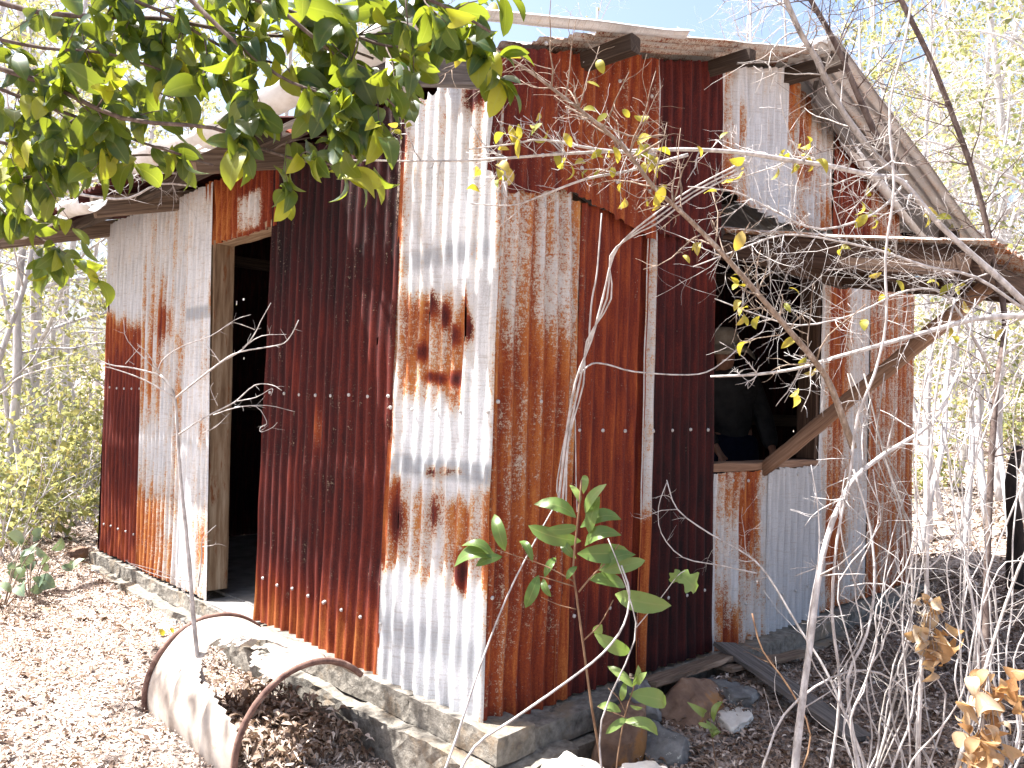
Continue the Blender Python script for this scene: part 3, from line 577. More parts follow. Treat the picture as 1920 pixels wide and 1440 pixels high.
# ------------------------------------------------------------------ drum
def drum():
    root = empty('steel_drum', (-.43, .9, -.13)); tag(root, 'corroded pale steel drum lying on its side half filled with leaves', 'drum')
    C = np.array((-.43, 0, -.13)); R0 = .292; ys = np.linspace(.48, 1.33, 86); k = 130; V = []; 
    for y in ys:
        rib = .012*math.exp(-((y-.76)/.018)**2)+.012*math.exp(-((y-1.05)/.018)**2)
        for j in range(k):
            th = 2*math.pi*j/k; dent = .012*(float(vn(y*6, th*2, 3))-.5)
            V.append((C[0]+(R0+rib+dent)*math.cos(th), y, C[2]+(R0+rib+dent)*math.sin(th)))
    F = []
    for i in range(len(ys)-1):
        for j in range(k):
            th = 2*math.pi*(j+.5)/k; y = (ys[i]+ys[i+1])/2
            e = ((th-R_(104))/R_(26))**2+((y-.86)/.20)**2+(float(vn(y*22, th*9, 5))-.5)*.9+(float(vn(y*60, th*25, 6))-.5)*.4
            e2 = ((th-R_(80))/R_(16))**2+((y-.66)/.15)**2+(float(vn(y*22, th*9, 15))-.5)*.8
            tt = (1.04-y)/.56; nz = 10*(float(vn(y*14, 3, 35))-.5)+5*(float(vn(y*50, 4, 36))-.5); thd = math.degrees(th)
            if e < .35 or (0 < tt and 110+7*tt+nz < thd < 120+24*min(1, tt*5)+16*tt*tt+nz*.8 and y > .50): continue
            if math.sin(th) < -.75 or (math.cos(th) > .72+.1*(float(vn(y*30, th*9, 25))-.5)): continue
            F.append((i*k+j, i*k+(j+1) % k, (i+1)*k+(j+1) % k, (i+1)*k+j))
    mb = MB(); mb.add(V, F); b = mb.build('drum_shell', DRUMM, root); md = b.modifiers.new('t', 'SOLIDIFY'); md.thickness = .003; md.material_offset = 0
    for y in (.48, 1.33):
        t = MB(); a = [(C[0]+(R0+.006)*math.cos(x), y, C[2]+(R0+.006)*math.sin(x)) for x in np.linspace(R_(44), R_(245), 70)]
        t.tube(a, .0125, .0125, 8, .03, smooth=False); t.build('drum_rim', DRUMR, root)
drum()

# ------------------------------------------------------------------ leaf litter
def litter():
    mb = MB()
    def fill(n, xr, yr, s0, s1, keep=None, lift=.012, pale=.60):
        X = RNG.uniform(*xr, n); Y = RNG.uniform(*yr, n)
        ok = ~((X > -.10) & (X < 4.15) & (Y > -.17) & (Y < 4.36))
        if keep is not None: ok &= keep(X, Y)
        X = X[ok]; Y = Y[ok]; n = len(X); Z = gh(X, Y)+lift+RNG.random(n)*.02
        a = RNG.random(n)*6.28; D = np.stack([np.cos(a), np.sin(a), (RNG.random(n)-.5)*.25], 1); N = np.stack([(RNG.random(n)-.5)*.5, (RNG.random(n)-.5)*.5, np.ones(n)], 1)
        scatter_leaves(mb, np.stack([X, Y, Z], 1), D, N, RNG.uniform(s0, s1, n), T_LIT, np.clip(RNG.normal(pale, .27, n), 0, 1), 0, .6)
    fill(78000, (-2.6, .1), (-.6, 6.5), .008, .030, lift=.004, pale=.88)  # weathered leaves, set paler here also to brighten the sunlit ground
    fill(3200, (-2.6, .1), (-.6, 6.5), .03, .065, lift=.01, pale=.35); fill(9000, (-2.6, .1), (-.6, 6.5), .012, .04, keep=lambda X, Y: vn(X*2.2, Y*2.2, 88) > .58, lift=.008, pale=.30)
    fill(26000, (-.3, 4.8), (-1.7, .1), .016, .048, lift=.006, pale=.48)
    fill(16000, (3.8, 12), (-3, 7), .05, .11)
    fill(9000, (-4, 3), (4.2, 13), .05, .1)
    # pile inside the drum and by the base
    n = 1500; X = -.43+RNG.uniform(-.20, .24, n); Y = RNG.uniform(.45, 1.32, n); Z = -.24+.10*RNG.random(n)+.5*((X+.43)**2)+.35*np.clip(-.5-X, 0, 1)
    a = RNG.random(n)*6.28; scatter_leaves(mb, np.stack([X, Y, Z], 1), np.stack([np.cos(a), np.sin(a), (RNG.random(n)-.5)], 1), np.stack([RNG.random(n)-.5, RNG.random(n)-.5, np.ones(n)], 1), RNG.uniform(.03, .065, n), T_LIT, np.clip(RNG.normal(.5, .25, n), 0, 1), 0, 1)
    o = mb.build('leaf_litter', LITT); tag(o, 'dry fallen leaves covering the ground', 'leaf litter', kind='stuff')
litter()

# ------------------------------------------------------------------ rocks
def rock(c, sz, mat, label, seed, ang=0, block=.5, name='rock'):
    mb = MB(); n = 22
    # cube-sphere blended between ball and block
    V = []; F = []; base = 0
    for ax in range(3):
        for sg in (-1, 1):
            g1, g2 = np.meshgrid(np.linspace(-1, 1, n), np.linspace(-1, 1, n), indexing='ij'); p = np.zeros((n*n, 3)); p[:, ax] = sg; p[:, (ax+1) % 3] = g1.ravel(); p[:, (ax+2) % 3] = g2.ravel()
            V.append(p); i, j = np.meshgrid(np.arange(n-1), np.arange(n-1), indexing='ij'); a = (i*n+j).ravel()+base
            q = np.stack([a, a+n, a+n+1, a+1], 1); F.append(q if sg > 0 else q[:, ::-1]); base += n*n
    V = np.concatenate(V); F = np.concatenate(F)
    B = V/np.linalg.norm(V, axis=1)[:, None]; P = B*(1-block)*1.15+V*block
    # chop with random planes for facets
    rr = np.random.default_rng(seed)
    for _ in range(9):
        d = rr.normal(size=3); d /= np.linalg.norm(d); h = rr.uniform(.55, .95); t = P@d; over = np.clip(t-h, 0, None); P = P-over[:, None]*d*.9
    for k in range(3): P[:, k] += (vn(P[:, (k+1) % 3]*3+seed, P[:, (k+2) % 3]*3+P[:, k]*2, seed+k)-.5)*.16+(vn(P[:, (k+1) % 3]*9, P[:, (k+2) % 3]*9+P[:, k]*7, seed+k+9)-.5)*.05
    P = P*np.array(sz)/2; ca, sa = math.cos(ang), math.sin(ang); P = P@np.array([[ca, sa, 0], [-sa, ca, 0], [0, 0, 1]])
    o = mb.add(P, F, P).build(name, mat, weld=True); o.location = c
    tag(o, label, 'rock', 'rocks beside the foundation'); return o
rock((.45, -.26, -.15), (.34, .22, .34), ROCKB, 'large brown block of rock against the concrete base', 1, .5, .7)
rock((.66, -.36, -.19), (.32, .24, .24), ROCKG, 'dark grey speckled rock right of the brown block', 2, .9, .4)
rock(tuple(at(1075, 1488, 2.62)), (.36, .26, .27), ROCKW, 'bright white sunlit boulder at the bottom edge below the concrete corner', 3, .2, .3)
rock(tuple(at(1215, 1490, 2.68)), (.22, .18, .16), ROCKW, 'small white sunlit stone right of the white boulder', 4, .8, .3)
rock((1.02, -.42, -.17), (.26, .18, .12), ROCKW, 'flat pale stone among the litter below the plank', 5, .4, .6)
rock((.96, -.26, -.11), (.40, .24, .28), ROCKB, 'reddish brown rock under the timber edge', 6, .1, .4)
rock((.70, -.20, -.09), (.26, .18, .22), ROCKG, 'grey rock tucked between the brown block and the wall', 7, 1.1, .4)
rock((1.18, -.30, -.14), (.28, .22, .17), ROCKG, 'flat dark rock beside the plank end', 8, 1.7, .4)
rock((-.22, -.28, -.25), (.10, .10, .10), ROCKB, 'small tan stone below the crack in the footing', 9, .3, .6)
rock((-.12, 4.42, -.08), (.13, .12, .15), ROCKB, 'tan stone block at the far left corner of the base', 10, .5, .8)
rock((-.18, 3.9, -.13), (.14, .13, .10), ROCKG, 'grey lump of rubble below the far left wall', 11, .2, .5)
rock((-.22, 2.9, -.16), (.16, .14, .11), ROCKB, 'brown lump of rubble outside the left end sheets', 12, .9, .5)
rock((-.19, 2.35, -.15), (.18, .15, .12), ROCKG, 'broken concrete lump just below the doorway', 13, .6, .6)
rock((-.14, 1.62, -.06), (.13, .10, .07), ROCKW, 'pale chip of concrete lying on the base beside the drum', 14, .6, .6)
rock((-.85, 3.3, -.17), (.2, .13, .07), ROCKB, 'flat tan stone on open ground left of the doorway', 15, .3, .5)

# ------------------------------------------------------------------ planks
o = MB().beam((1.50, -.10, .02), (1.28, -.86, -.145), .15, .022, up=(.1, -.2, 1), seg=16, jit=.0025).build('plank', PLANKW, smooth=False); tag(o, 'long weathered grey plank leaning off the foundation', 'plank')
o = MB().beam((1.30, -.22, -.03), (2.0, -.28, -.075), .09, .02, up=(0, .1, 1), seg=12).build('plank', TIMBER, smooth=False); tag(o, 'short weathered board lying behind the long plank', 'plank')
o = MB().beam((.78, -.17, .0), (1.50, -.17, -.01), .09, .022, up=(0, .1, 1), seg=14, jit=.004).build('plank', TIMBER, smooth=False); tag(o, 'broken narrow board lying along the foot of the dark sheet', 'plank')

# ------------------------------------------------------------------ person
def person():
    root = empty('person', (3.10, .84, -.012)); tag(root, 'person in pale hat, dark shirt and navy trousers inside the window', 'person')
    bx, by = 2.10, .62
    # skeleton: pelvis first (root of the skin)
    J = {'pel': (0, 0, .93, .14, .105), 'bel': (0, .0, 1.06, .145, .11), 'chs': (-.03, -.03, 1.25, .165, .115), 'shc': (-.06, -.06, 1.39, .12, .09), 'nck': (-.08, -.08, 1.47, .055, .055), 'hd0': (-.09, -.10, 1.53, .065, .075), 'hd1': (-.10, -.11, 1.61, .078, .092), 'hd2': (-.10, -.11, 1.68, .06, .07)}
    E_ = [('pel', 'bel'), ('bel', 'chs'), ('chs', 'shc'), ('shc', 'nck'), ('nck', 'hd0'), ('hd0', 'hd1'), ('hd1', 'hd2')]
    for s_, n in ((-1, 'l'), (1, 'r')):
        J['sh'+n] = (-.06+s_*.18, -.05, 1.36, .062, .06); J['el'+n] = (-.02+s_*.25, -.06, 1.09, .043, .043); J['wr'+n] = (.02+s_*.20, -.20, .92, .028, .028); J['pa'+n] = (.02+s_*.19, -.25, .87, .034, .018)
        J['hp'+n] = (s_*.09, 0, .86, .095, .095); J['kn'+n] = (s_*.10, -.02, .48, .062, .062); J['an'+n] = (s_*.10, .03, .09, .042, .042); J['ft'+n] = (s_*.12, -.12, .04, .042, .035)
        E_ += [('shc', 'sh'+n), ('sh'+n, 'el'+n), ('el'+n, 'wr'+n), ('wr'+n, 'pa'+n), ('pel', 'hp'+n), ('hp'+n, 'kn'+n), ('kn'+n, 'an'+n), ('an'+n, 'ft'+n)]
        for q, (dx, dy, dz) in enumerate([(-.028, -.07, -.045), (-.010, -.085, -.05), (.010, -.08, -.055), (.027, -.065, -.055), (-s_*.045, -.03, -.02)]):
            p = J['pa'+n]; J['f1%s%d' % (n, q)] = (p[0]+dx*.6, p[1]+dy*.5, p[2]+dz*.4, .009, .009); J['f2%s%d' % (n, q)] = (p[0]+dx, p[1]+dy*.8, p[2]+dz*1.2, .007, .007); E_ += [('pa'+n, 'f1%s%d' % (n, q)), ('f1%s%d' % (n, q), 'f2%s%d' % (n, q))]
    def skin(name, names, mat, grow=0):
        ks = [k for k in J if names(k)]; ix = {k: i for i, k in enumerate(ks)}
        me = bpy.data.meshes.new(name); me.from_pydata([J[k][:3] for k in ks], [(ix[a], ix[b]) for a, b in E_ if a in ix and b in ix], [])
        o = bpy.data.objects.new(name, me); COL.objects.link(o); o.parent = root
        md = o.modifiers.new('skin', 'SKIN'); 
        for i, k in enumerate(ks): me.skin_vertices[0].data[i].radius = (J[k][3]+grow, J[k][4]+grow)
        me.skin_vertices[0].data[0].use_root = True
        s2 = o.modifiers.new('sub', 'SUBSURF'); s2.levels = 2; s2.render_levels = 2
        me.materials.append(mat)
        return o
    body = skin('body', lambda k: True, SKIN)
    skin('shirt', lambda k: k in ('bel', 'chs', 'shc', 'shl', 'ell', 'shr', 'elr', 'pel', 'wrl', 'wrr', 'hpl', 'hpr', 'nck'), SHIRT, .026)
    skin('trousers', lambda k: k in ('pel', 'hpl', 'hpr', 'knl', 'knr', 'anl', 'anr', 'bel'), JEANS, .034)
    # face: nose, ears, eyes; hair; boots
    def ball(c, r, name, mat):
        mb = MB(); n, k = 9, 12; V = [(c[0]+r[0]*math.sin(math.pi*i/n)*math.cos(2*math.pi*j/k), c[1]+r[1]*math.sin(math.pi*i/n)*math.sin(2*math.pi*j/k), c[2]+r[2]*math.cos(math.pi*i/n)) for i in range(n+1) for j in range(k)]
        F = [(i*k+j, i*k+(j+1) % k, (i+1)*k+(j+1) % k, (i+1)*k+j) for i in range(n) for j in range(k)]
        mb.add(V, F); return mb
    h = np.array((-.10, -.11, 1.61))
    def piece(c, r, name, mat): o = ball(h+c, r, name, mat).build(name, mat); o.parent = root
    piece((0, -.10, -.01), (.014, .02, .024), 'nose', SKIN); piece((0, -.088, -.052), (.026, .012, .008), 'mouth', SKIN)
    for s_ in (-1, 1): piece((s_*.082, .0, -.005), (.012, .02, .032), 'ear', SKIN); piece((s_*.03, -.088, .018), (.012, .008, .007), 'eye', HAIR)
    o = ball(h+(0, .02, .02), (.09, .095, .10), 'hair', HAIR).build('hair', HAIR); o.parent = root
    # floppy hat
    mb = MB(); k = 40; rings = [(.004, .155), (.05, .152), (.085, .125), (.098, .075), (.102, .035), (.13, .02), (.175, .0), (.205, -.03), (.20, -.034), (.12, .01), (.098, .028)]
    V = [];
    for r, z in rings:
        for j in range(k):
            a = 2*math.pi*j/k; V.append((h[0]+r*math.cos(a), h[1]+r*1.08*math.sin(a), h[2]+z+(.02*math.sin(a*3)+.012*math.sin(a*5+1))*(r > .12)-.12*(math.sin(a))*(-1)*r))
    mb.add(V, [(i*k+j, i*k+(j+1) % k, (i+1)*k+(j+1) % k, (i+1)*k+j) for i in range(len(rings)-1) for j in range(k)]); o = mb.build('hat', HATM); o.parent = root
    bb = MB()
    for s_ in (-1, 1): bb.tube([(s_*.10, .07, .05), (s_*.105, .0, .06), (s_*.115, -.08, .05), (s_*.12, -.17, .04)], .052, .045, 10)
    o = bb.build('boots', BOOT); o.parent = root
    root.rotation_euler = (0, 0, R_(-38))
person()

# ------------------------------------------------------------------ vegetation: near plants
def limb(root, mb, P, d0, d1, r0, r1, nt=0, tl=.2, dep=1, spread=.9, droop=0, tips=None, start=.15, kink=.28, sides=7, jit=.08):
    Q = pts(P, d0, d1); mb.tube(Q, r0, r1, sides, jit)
    if nt: twigs(mb, Q, max(r0*.55, r1), nt, tl, dep, spread, droop, tips, 4, start, kink)
    return Q
def leaves_on(mb, tips, per, size, tpl, vmean=.5, vsd=.25, hang=.7, mat=0, maxn=None):
    P = []; D = []; N = []; S = []; W = []
    for q in tips:
        q = np.array(q)
        for i in range(per):
            t = .25+.75*(i+random.random())/per; k = min(int(t*(len(q)-1)), len(q)-2); f_ = t*(len(q)-1)-k; p = q[k]*(1-f_)+q[k+1]*f_; T = q[k+1]-q[k]; T /= np.linalg.norm(T)+1e-9
            d = T*.5+rnd(1)[0]*.8+np.array((0, 0, -hang)); P.append(p); D.append(d); N.append(rnd(1)[0]+np.array((-.2, -.5, .35))); S.append(size*random.uniform(.6, 1.2)); W.append(np.clip(random.gauss(vmean, vsd), 0, 1))
    if P: scatter_leaves(mb, P, D, N, S, tpl, W, mat, .5)

# --- big leafy tree overhanging from the upper left
def leafy_tree():
    fork = at(-420, -260, 2.1); gx, gy = fork[0]-.15, fork[1]-.05
    root = empty('leafy_tree', (gx, gy, float(gh(gx, gy)))); tag(root, 'leafy tree overhanging the roof from the upper left with large green leaves', 'tree')
    br = MB(); br.tube([(gx, gy, float(gh(gx, gy))-.1), (gx+.03, gy, .8), (gx+.08, gy+.03, 1.7), fork], .075, .045, 12, .06)
    tips = []; tips_hi = []
    B = [([(-420, -260, 2.1), (-200, 20, 2.0), (-40, 112), (90, 158), (230, 222), (400, 240), (480, 275), (560, 300), (640, 310)], 1.9, 1.8, .011, .003, 15, .19),
         ([(-420, -260, 2.1), (-180, -90, 2.0), (0, 5), (150, 30), (300, 35), (450, 62), (600, 75), (700, 110)], 1.9, 1.9, .011, .003, 24, .24),
         ([(-420, -260, 2.1), (0, -160, 2.0), (300, -60), (480, 0), (600, 40), (700, 80), (760, 90)], 1.8, 1.8, .011, .003, 13, .20),
         ([(-420, -260, 2.1), (100, -230, 1.9), (480, -80), (640, -30), (760, -15), (850, 20), (920, 60)], 1.6, 1.7, .010, .003, 9, .15),
         ([(-420, -260, 2.1), (-300, 150, 2.0), (-40, 255), (70, 268), (150, 218), (250, 180), (360, 145)], 2.0, 2.1, .010, .003, 16, .22),
         ([(-420, -260, 2.1), (-300, 180, 2.0), (-60, 330), (60, 330), (180, 300), (300, 290), (400, 310)], 2.1, 2.2, .008, .003, 7, .15),
         ([(-420, -260, 2.1), (-300, 0, 2.0), (-60, 60), (80, 90), (200, 100), (330, 140)], 1.8, 1.9, .008, .003, 13, .2),
         ([(-420, -260, 2.1), (-260, 60, 2.0), (-40, 150), (60, 190), (160, 225), (260, 265), (340, 290)], 1.9, 2.0, .009, .003, 11, .18),
         ([(-420, -260, 2.1), (-100, -200, 2.0), (150, -40), (300, 20), (420, 90), (520, 120)], 1.8, 1.9, .009, .003, 12, .18),
         ([(-420, -260, 2.1), (300, -200, 2.0), (700, -60), (800, 0), (860, 60), (900, 110), (930, 170)], 1.9, 1.9, .006, .002, 9, .13),
         ([(-420, -260, 2.1), (-300, 100, 2.0), (-60, 330), (20, 410), (80, 450), (130, 480)], 2.1, 2.3, .007, .002, 11, .17),
         ([(300, -60, 1.8), (420, 60), (520, 140), (590, 170), (660, 190)], 1.75, 1.75, .007, .002, 9, .14),
         ([(480, -20, 1.75), (600, 80), (690, 150), (740, 200)], 1.75, 1.75, .006, .002, 5, .14)]
    for (P, d0, d1, r0, r1, nt, tl) in B:
        Q = pts(P, d0, d1); br.tube(Q, r0, r1, 7, .05); st = .36 if len(P) > 6 else .1
        twigs(br, Q, r0*.5, nt, tl, 1, .9, .08, tips, 4, st, .22, bias=(0, 0, -.15))
    for W in ([fork, (-1.9, .9, 3.2), (-1.5, 1.6, 3.65), (-1.0, 2.4, 3.75), (-.6, 3.2, 3.9)], [fork, (-1.9, .5, 3.3), (-1.3, .8, 3.7), (-.8, 1.3, 3.9), (-.4, 1.9, 4.0)], [fork, (-2.5, 1.2, 3.1), (-2.1, 2.2, 3.5), (-1.9, 3.2, 3.8), (-1.7, 4.2, 4.0)], [fork, (-2.4, .5, 3.0), (-2.2, 1.3, 3.4), (-2.4, 2.2, 3.6), (-2.6, 3.0, 3.8)]):  # high limbs out of view, added to dapple the wall and ground
        W = [np.array(q, float) for q in W]; br.tube(W, .016, .004, 7, .05); twigs(br, W, .006, 16, .42, 2, .9, 0, tips_hi, 4, .3, .25)
    br.build('branches', BARKD, root)
    lf = MB(); leaves_on(lf, tips, 7, .084, T_OVAL, .44, .34, .6); leaves_on(lf, tips_hi, 3, .075, T_OVAL, .44, .34, .2); lf.build('foliage', LEAFG, root)
leafy_tree()

# --- pale bare branch lying across the left gutter
def thing(name, label, cat, P0, group=None):
    r = empty(name, tuple(float(q) for q in P0)); tag(r, label, cat, group); return r
r = thing('bare_branch', 'pale bare branch crossing the left end of the gutter', 'branch', at(-100, 352, 4.2)); b = MB()
limb(r, b, [(-120, 352), (0, 350), (120, 350), (200, 332), (260, 322), (330, 325)], 4.2, 4.2, .016, .006, 8, .3, 2)
limb(r, b, [(100, 352), (170, 368), (240, 372), (300, 345), (370, 350)], 4.2, 4.2, .008, .004, 8, .25, 2); b.build('stem', BARKW, r)

# --- small bare sapling growing out of the drum
def drum_sapling():
    r = thing('bare_sapling', 'small bare sapling growing up out of the drum', 'sapling', (-.46, .93, -.2)); b = MB(); d = 3.30
    b.tube([at(392, 1306, d+.04), at(378, 1268, d), at(371, 1236, d), at(362, 1150, d), at(355, 1060, d), at(345, 960, d), at(337, 880, d), at(333, 813, d), at(328, 747, d), at(316, 722, d), at(300, 703, d)], .011, .005, 8, .1)
    L = [([(328, 747), (413, 680), (450, 660), (507, 650), (533, 643), (548, 625), (560, 600)], .0045), ([(413, 680), (455, 655), (478, 625), (490, 600), (508, 568)], .0035), ([(455, 652), (490, 630), (537, 627)], .0025), ([(478, 618), (440, 605), (425, 612)], .002),
         ([(300, 703), (250, 690), (200, 682), (165, 655), (120, 590)], .0035), ([(328, 745), (270, 712), (215, 692), (198, 688)], .004), ([(296, 697), (305, 675), (340, 650), (395, 630), (440, 600), (470, 590)], .003), ([(300, 700), (275, 660), (258, 648)], .0025), ([(235, 682), (250, 665), (262, 650)], .0018),
         ([(335, 815), (380, 785), (425, 762), (445, 750), (478, 722), (510, 722), (528, 732)], .004), ([(445, 752), (480, 745), (510, 728), (508, 742)], .0025), ([(400, 778), (440, 765), (480, 762), (500, 790), (495, 800)], .0025), ([(500, 795), (488, 802), (490, 810), (510, 802), (520, 792)], .0018), ([(380, 812), (405, 800), (430, 775)], .002), ([(408, 760), (395, 730), (400, 718)], .002), ([(440, 763), (500, 760), (553, 772)], .002),
         ([(413, 680), (395, 655), (375, 640)], .0025), ([(300, 700), (240, 640), (232, 600)], .002), ([(372, 1100), (378, 1040), (380, 1010), (405, 985)], .003), ([(380, 1025), (400, 1022), (405, 1017)], .0015), ([(355, 1090), (300, 1080), (250, 1060), (235, 1050)], .002), ([(358, 1130), (320, 1080), (240, 1055)], .0018)]
    for P, rr in L:
        Q = pts(P, d-.05, d-.1); b.tube(Q, rr, rr*.4, 5, .1); twigs(b, Q, rr*.6, 3, .05, 1, .9)
    b.build('stem', BARKW, r)
    l = MB(); scatter_leaves(l, pts([(300, 1180), (320, 1178)], 3.3), [(0.2, 0, -.3), (.3, .1, -.4)], [(0, -1, .3), (.2, -1, .3)], [.035, .03], T_OVAL, [.6, .5]); l.build('leaves', LEAFY, r)
drum_sapling()

# --- green wattle sapling in front of the corner
def wattle(root_px, label, stems, leaves, d, nm='green_sapling', mat=LEAFW):
    base = at(*root_px, d); base[2] = min(base[2], -.15); r = thing(nm, label, 'sapling', base); b = MB()
    for P, r0, r1 in stems: b.tube(pts(P, d), r0, r1, 6, .08)
    b.build('stem', STEMG, r); P = []; D = []; N = []; S = []; W = []
    for (x0, y0, x1, y1, v) in leaves:
        a = at(x0, y0, d-.01); e = at(x1, y1, d+random.uniform(-.05, .05)); P.append(a); D.append(e-a); S.append(np.linalg.norm(e-a)); N.append(-MR[:, 2]*.9+rnd(1)[0]*.55+np.array((-.1, 0, .5))); W.append(v)
    l = MB(); scatter_leaves(l, P, D, N, S, T_WAT, W, 0, .4); l.build('leaves', mat, r); return r
wattle((1135, 1560), 'green wattle sapling with broad curved leaves in front of the shed corner',
       [([(1135, 1560), (1128, 1440), (1110, 1330), (1095, 1220), (1080, 1110), (1075, 1060), (1085, 960), (1090, 900)], .005, .003), ([(1085, 1110), (1110, 1080), (1140, 1050), (1160, 1020)], .003, .0015), ([(1078, 1100), (1045, 1090), (1010, 1080)], .0025, .0015), ([(1076, 1090), (1020, 1060), (960, 1040), (930, 1030)], .0025, .001), ([(1080, 1142), (1050, 1135), (1015, 1120)], .002, .001), ([(1095, 1200), (1125, 1170), (1150, 1125)], .0025, .0015)],
       [(1085, 960, 1005, 935, .5), (1090, 960, 1130, 905, .7), (1090, 975, 1168, 960, .3), (1085, 990, 1025, 995, .4), (1090, 1010, 1160, 990, .5), (1085, 1020, 985, 990, .35), (1090, 1040, 1188, 1035, .4), (1130, 1070, 1215, 1050, .8), (1110, 1080, 1180, 1095, .6), (1120, 1060, 1190, 1030, .35), (930, 1028, 845, 1045, .4), (930, 1032, 870, 1010, .5), (940, 1040, 890, 1058, .3), (945, 1030, 925, 960, .5), (1000, 1045, 975, 1005, .25), (1010, 1080, 985, 1142, .2), (1020, 1078, 1042, 1040, .3), (1015, 1085, 1030, 1120, .4), (1150, 1118, 1258, 1140, .75), (1120, 1195, 1188, 1230, .8), (1090, 940, 1070, 905, .9), (1100, 1000, 1120, 930, .5), (1125, 1175, 1115, 1195, .9), (1075, 1045, 1048, 1010, .3), (1080, 1060, 1060, 1085, .3), (1095, 920, 1098, 885, .9)], 2.42)
wattle((1150, 1520), 'small wattle seedling with narrow pale leaves beside the brown rock',
       [([(1150, 1520), (1158, 1420), (1172, 1340), (1188, 1290), (1195, 1260)], .003, .0015), ([(1174, 1340), (1160, 1310), (1140, 1290)], .0015, .001), ([(1172, 1345), (1160, 1340), (1120, 1325)], .0015, .001)],
       [(1188, 1285, 1140, 1245, .9), (1190, 1285, 1208, 1262, .9), (1192, 1300, 1262, 1318, .8), (1178, 1345, 1245, 1372, .8), (1175, 1345, 1135, 1375, .7), (1182, 1325, 1206, 1330, .9), (1165, 1315, 1172, 1278, .8), (1165, 1330, 1120, 1320, .8), (1190, 1290, 1200, 1250, .9)], 2.36)
wattle((1345, 1460), 'tiny seedling with round bright leaves beside the pale flat stone',
       [([(1345, 1460), (1335, 1380), (1330, 1335)], .002, .001)], [(1332, 1345, 1300, 1325, .9), (1332, 1350, 1350, 1310, .9), (1335, 1360, 1345, 1390, .8), (1334, 1365, 1308, 1355, .9), (1335, 1375, 1352, 1370, .8)], 2.9)
def lobed():
    r = thing('creeper', 'thin creeper with lobed yellow-green leaves in front of the dark sheet', 'creeper', at(1130, 1480, 2.3)); b = MB()
    b.tube(pts([(1130, 1480), (1128, 1350), (1190, 1200), (1180, 1120), (1160, 1060), (1140, 1010)], 2.35), .0032, .0015, 5, .1)
    b.tube(pts([(1190, 1180), (1240, 1120), (1270, 1080), (1285, 1070)], 2.4), .0015, .001, 4); b.build('stem', BARKW, r); l = MB()
    scatter_leaves(l, pts([(1275, 1075), (1275, 1070)], 2.4), [at(1330, 1128, 2.4)-at(1275, 1075, 2.4), at(1255, 1085, 2.4)-at(1275, 1060, 2.4)], [(-.5, -.7, .5), (-.4, -.7, .2)], [.075, .045], T_LOBE, [.8, .6]); l.build('leaves', LEAFW, r)
lobed()

# --- vines on the wall
r = thing('twisted_vine', 'twisted bare vine climbing up the middle of the window wall', 'vine', at(1040, 960, 2.9)); b = MB()
for k in range(3):
    P = [(1045+8*k, 960), (1060+6*math.sin(k), 830), (1078+8*k, 720), (1108-4*k, 640), (1130+8*k, 560), (1150-3*k, 480), (1180+5*k, 440), (1230, 400+10*k), (1300, 352+8*k), (1400, 300+8*k)]
    b.tube(pts(P, 2.9, 2.7), .0055-.001*k, .003, 6, .12)
Q = pts([(1105, 640), (1106, 605), (1110, 560), (1118, 520), (1122, 480), (1128, 400)], 2.9); b.tube(Q, .004, .0025, 5, .1)
Q = pts([(1088, 700), (1110, 682), (1140, 684), (1190, 697), (1290, 703), (1340, 690), (1400, 640), (1430, 620), (1440, 580)], 2.9, 3.2); b.tube(Q, .0035, .002, 5, .1)
b.tube(pts([(1050, 940), (1045, 900), (1075, 760), (1080, 900), (1082, 960)], 2.9), .003, .002, 5, .1)
b.build('stem', BARKW, r)
r = thing('dead_sapling', 'thin bare stem slanting up to the right across the foundation corner', 'stem', at(820, 1480, 2.3)); b = MB()
b.tube(pts([(820, 1480), (850, 1400), (900, 1250), (950, 1120), (1000, 1020), (1045, 940)], 2.3, 2.5), .004, .0022, 6, .08); b.build('stem', BARKW, r)
r = thing('dead_sapling', 'thin bare stem arching low from the foundation corner to the wattle sapling', 'stem', at(850, 1480, 2.25)); b = MB()
b.tube(pts([(840, 1490), (890, 1400), (960, 1350), (1060, 1280), (1130, 1225), (1170, 1170), (1180, 1110), (1165, 1060)], 2.25, 2.4), .0045, .0028, 6, .08); b.build('stem', BARKW, r)
r = thing('bare_sapling', 'thin leaning bare sapling standing in front of the pale sheets under the window', 'sapling', at(1600, 1500, 2.7)); b = MB(); 
Q = limb(r, b, [(1640, 1480), (1560, 1280), (1500, 1180), (1440, 1080), (1400, 1040), (1330, 1000), (1270, 955), (1250, 900)], 2.7, 3.0, .006, .002, 14, .16, 2); 
limb(r, b, [(1420, 1075), (1350, 1060), (1280, 1045), (1240, 1000), (1235, 950), (1250, 905)], 2.9, 3.0, .0025, .0015, 5, .08); b.build('stem', BARKW, r)

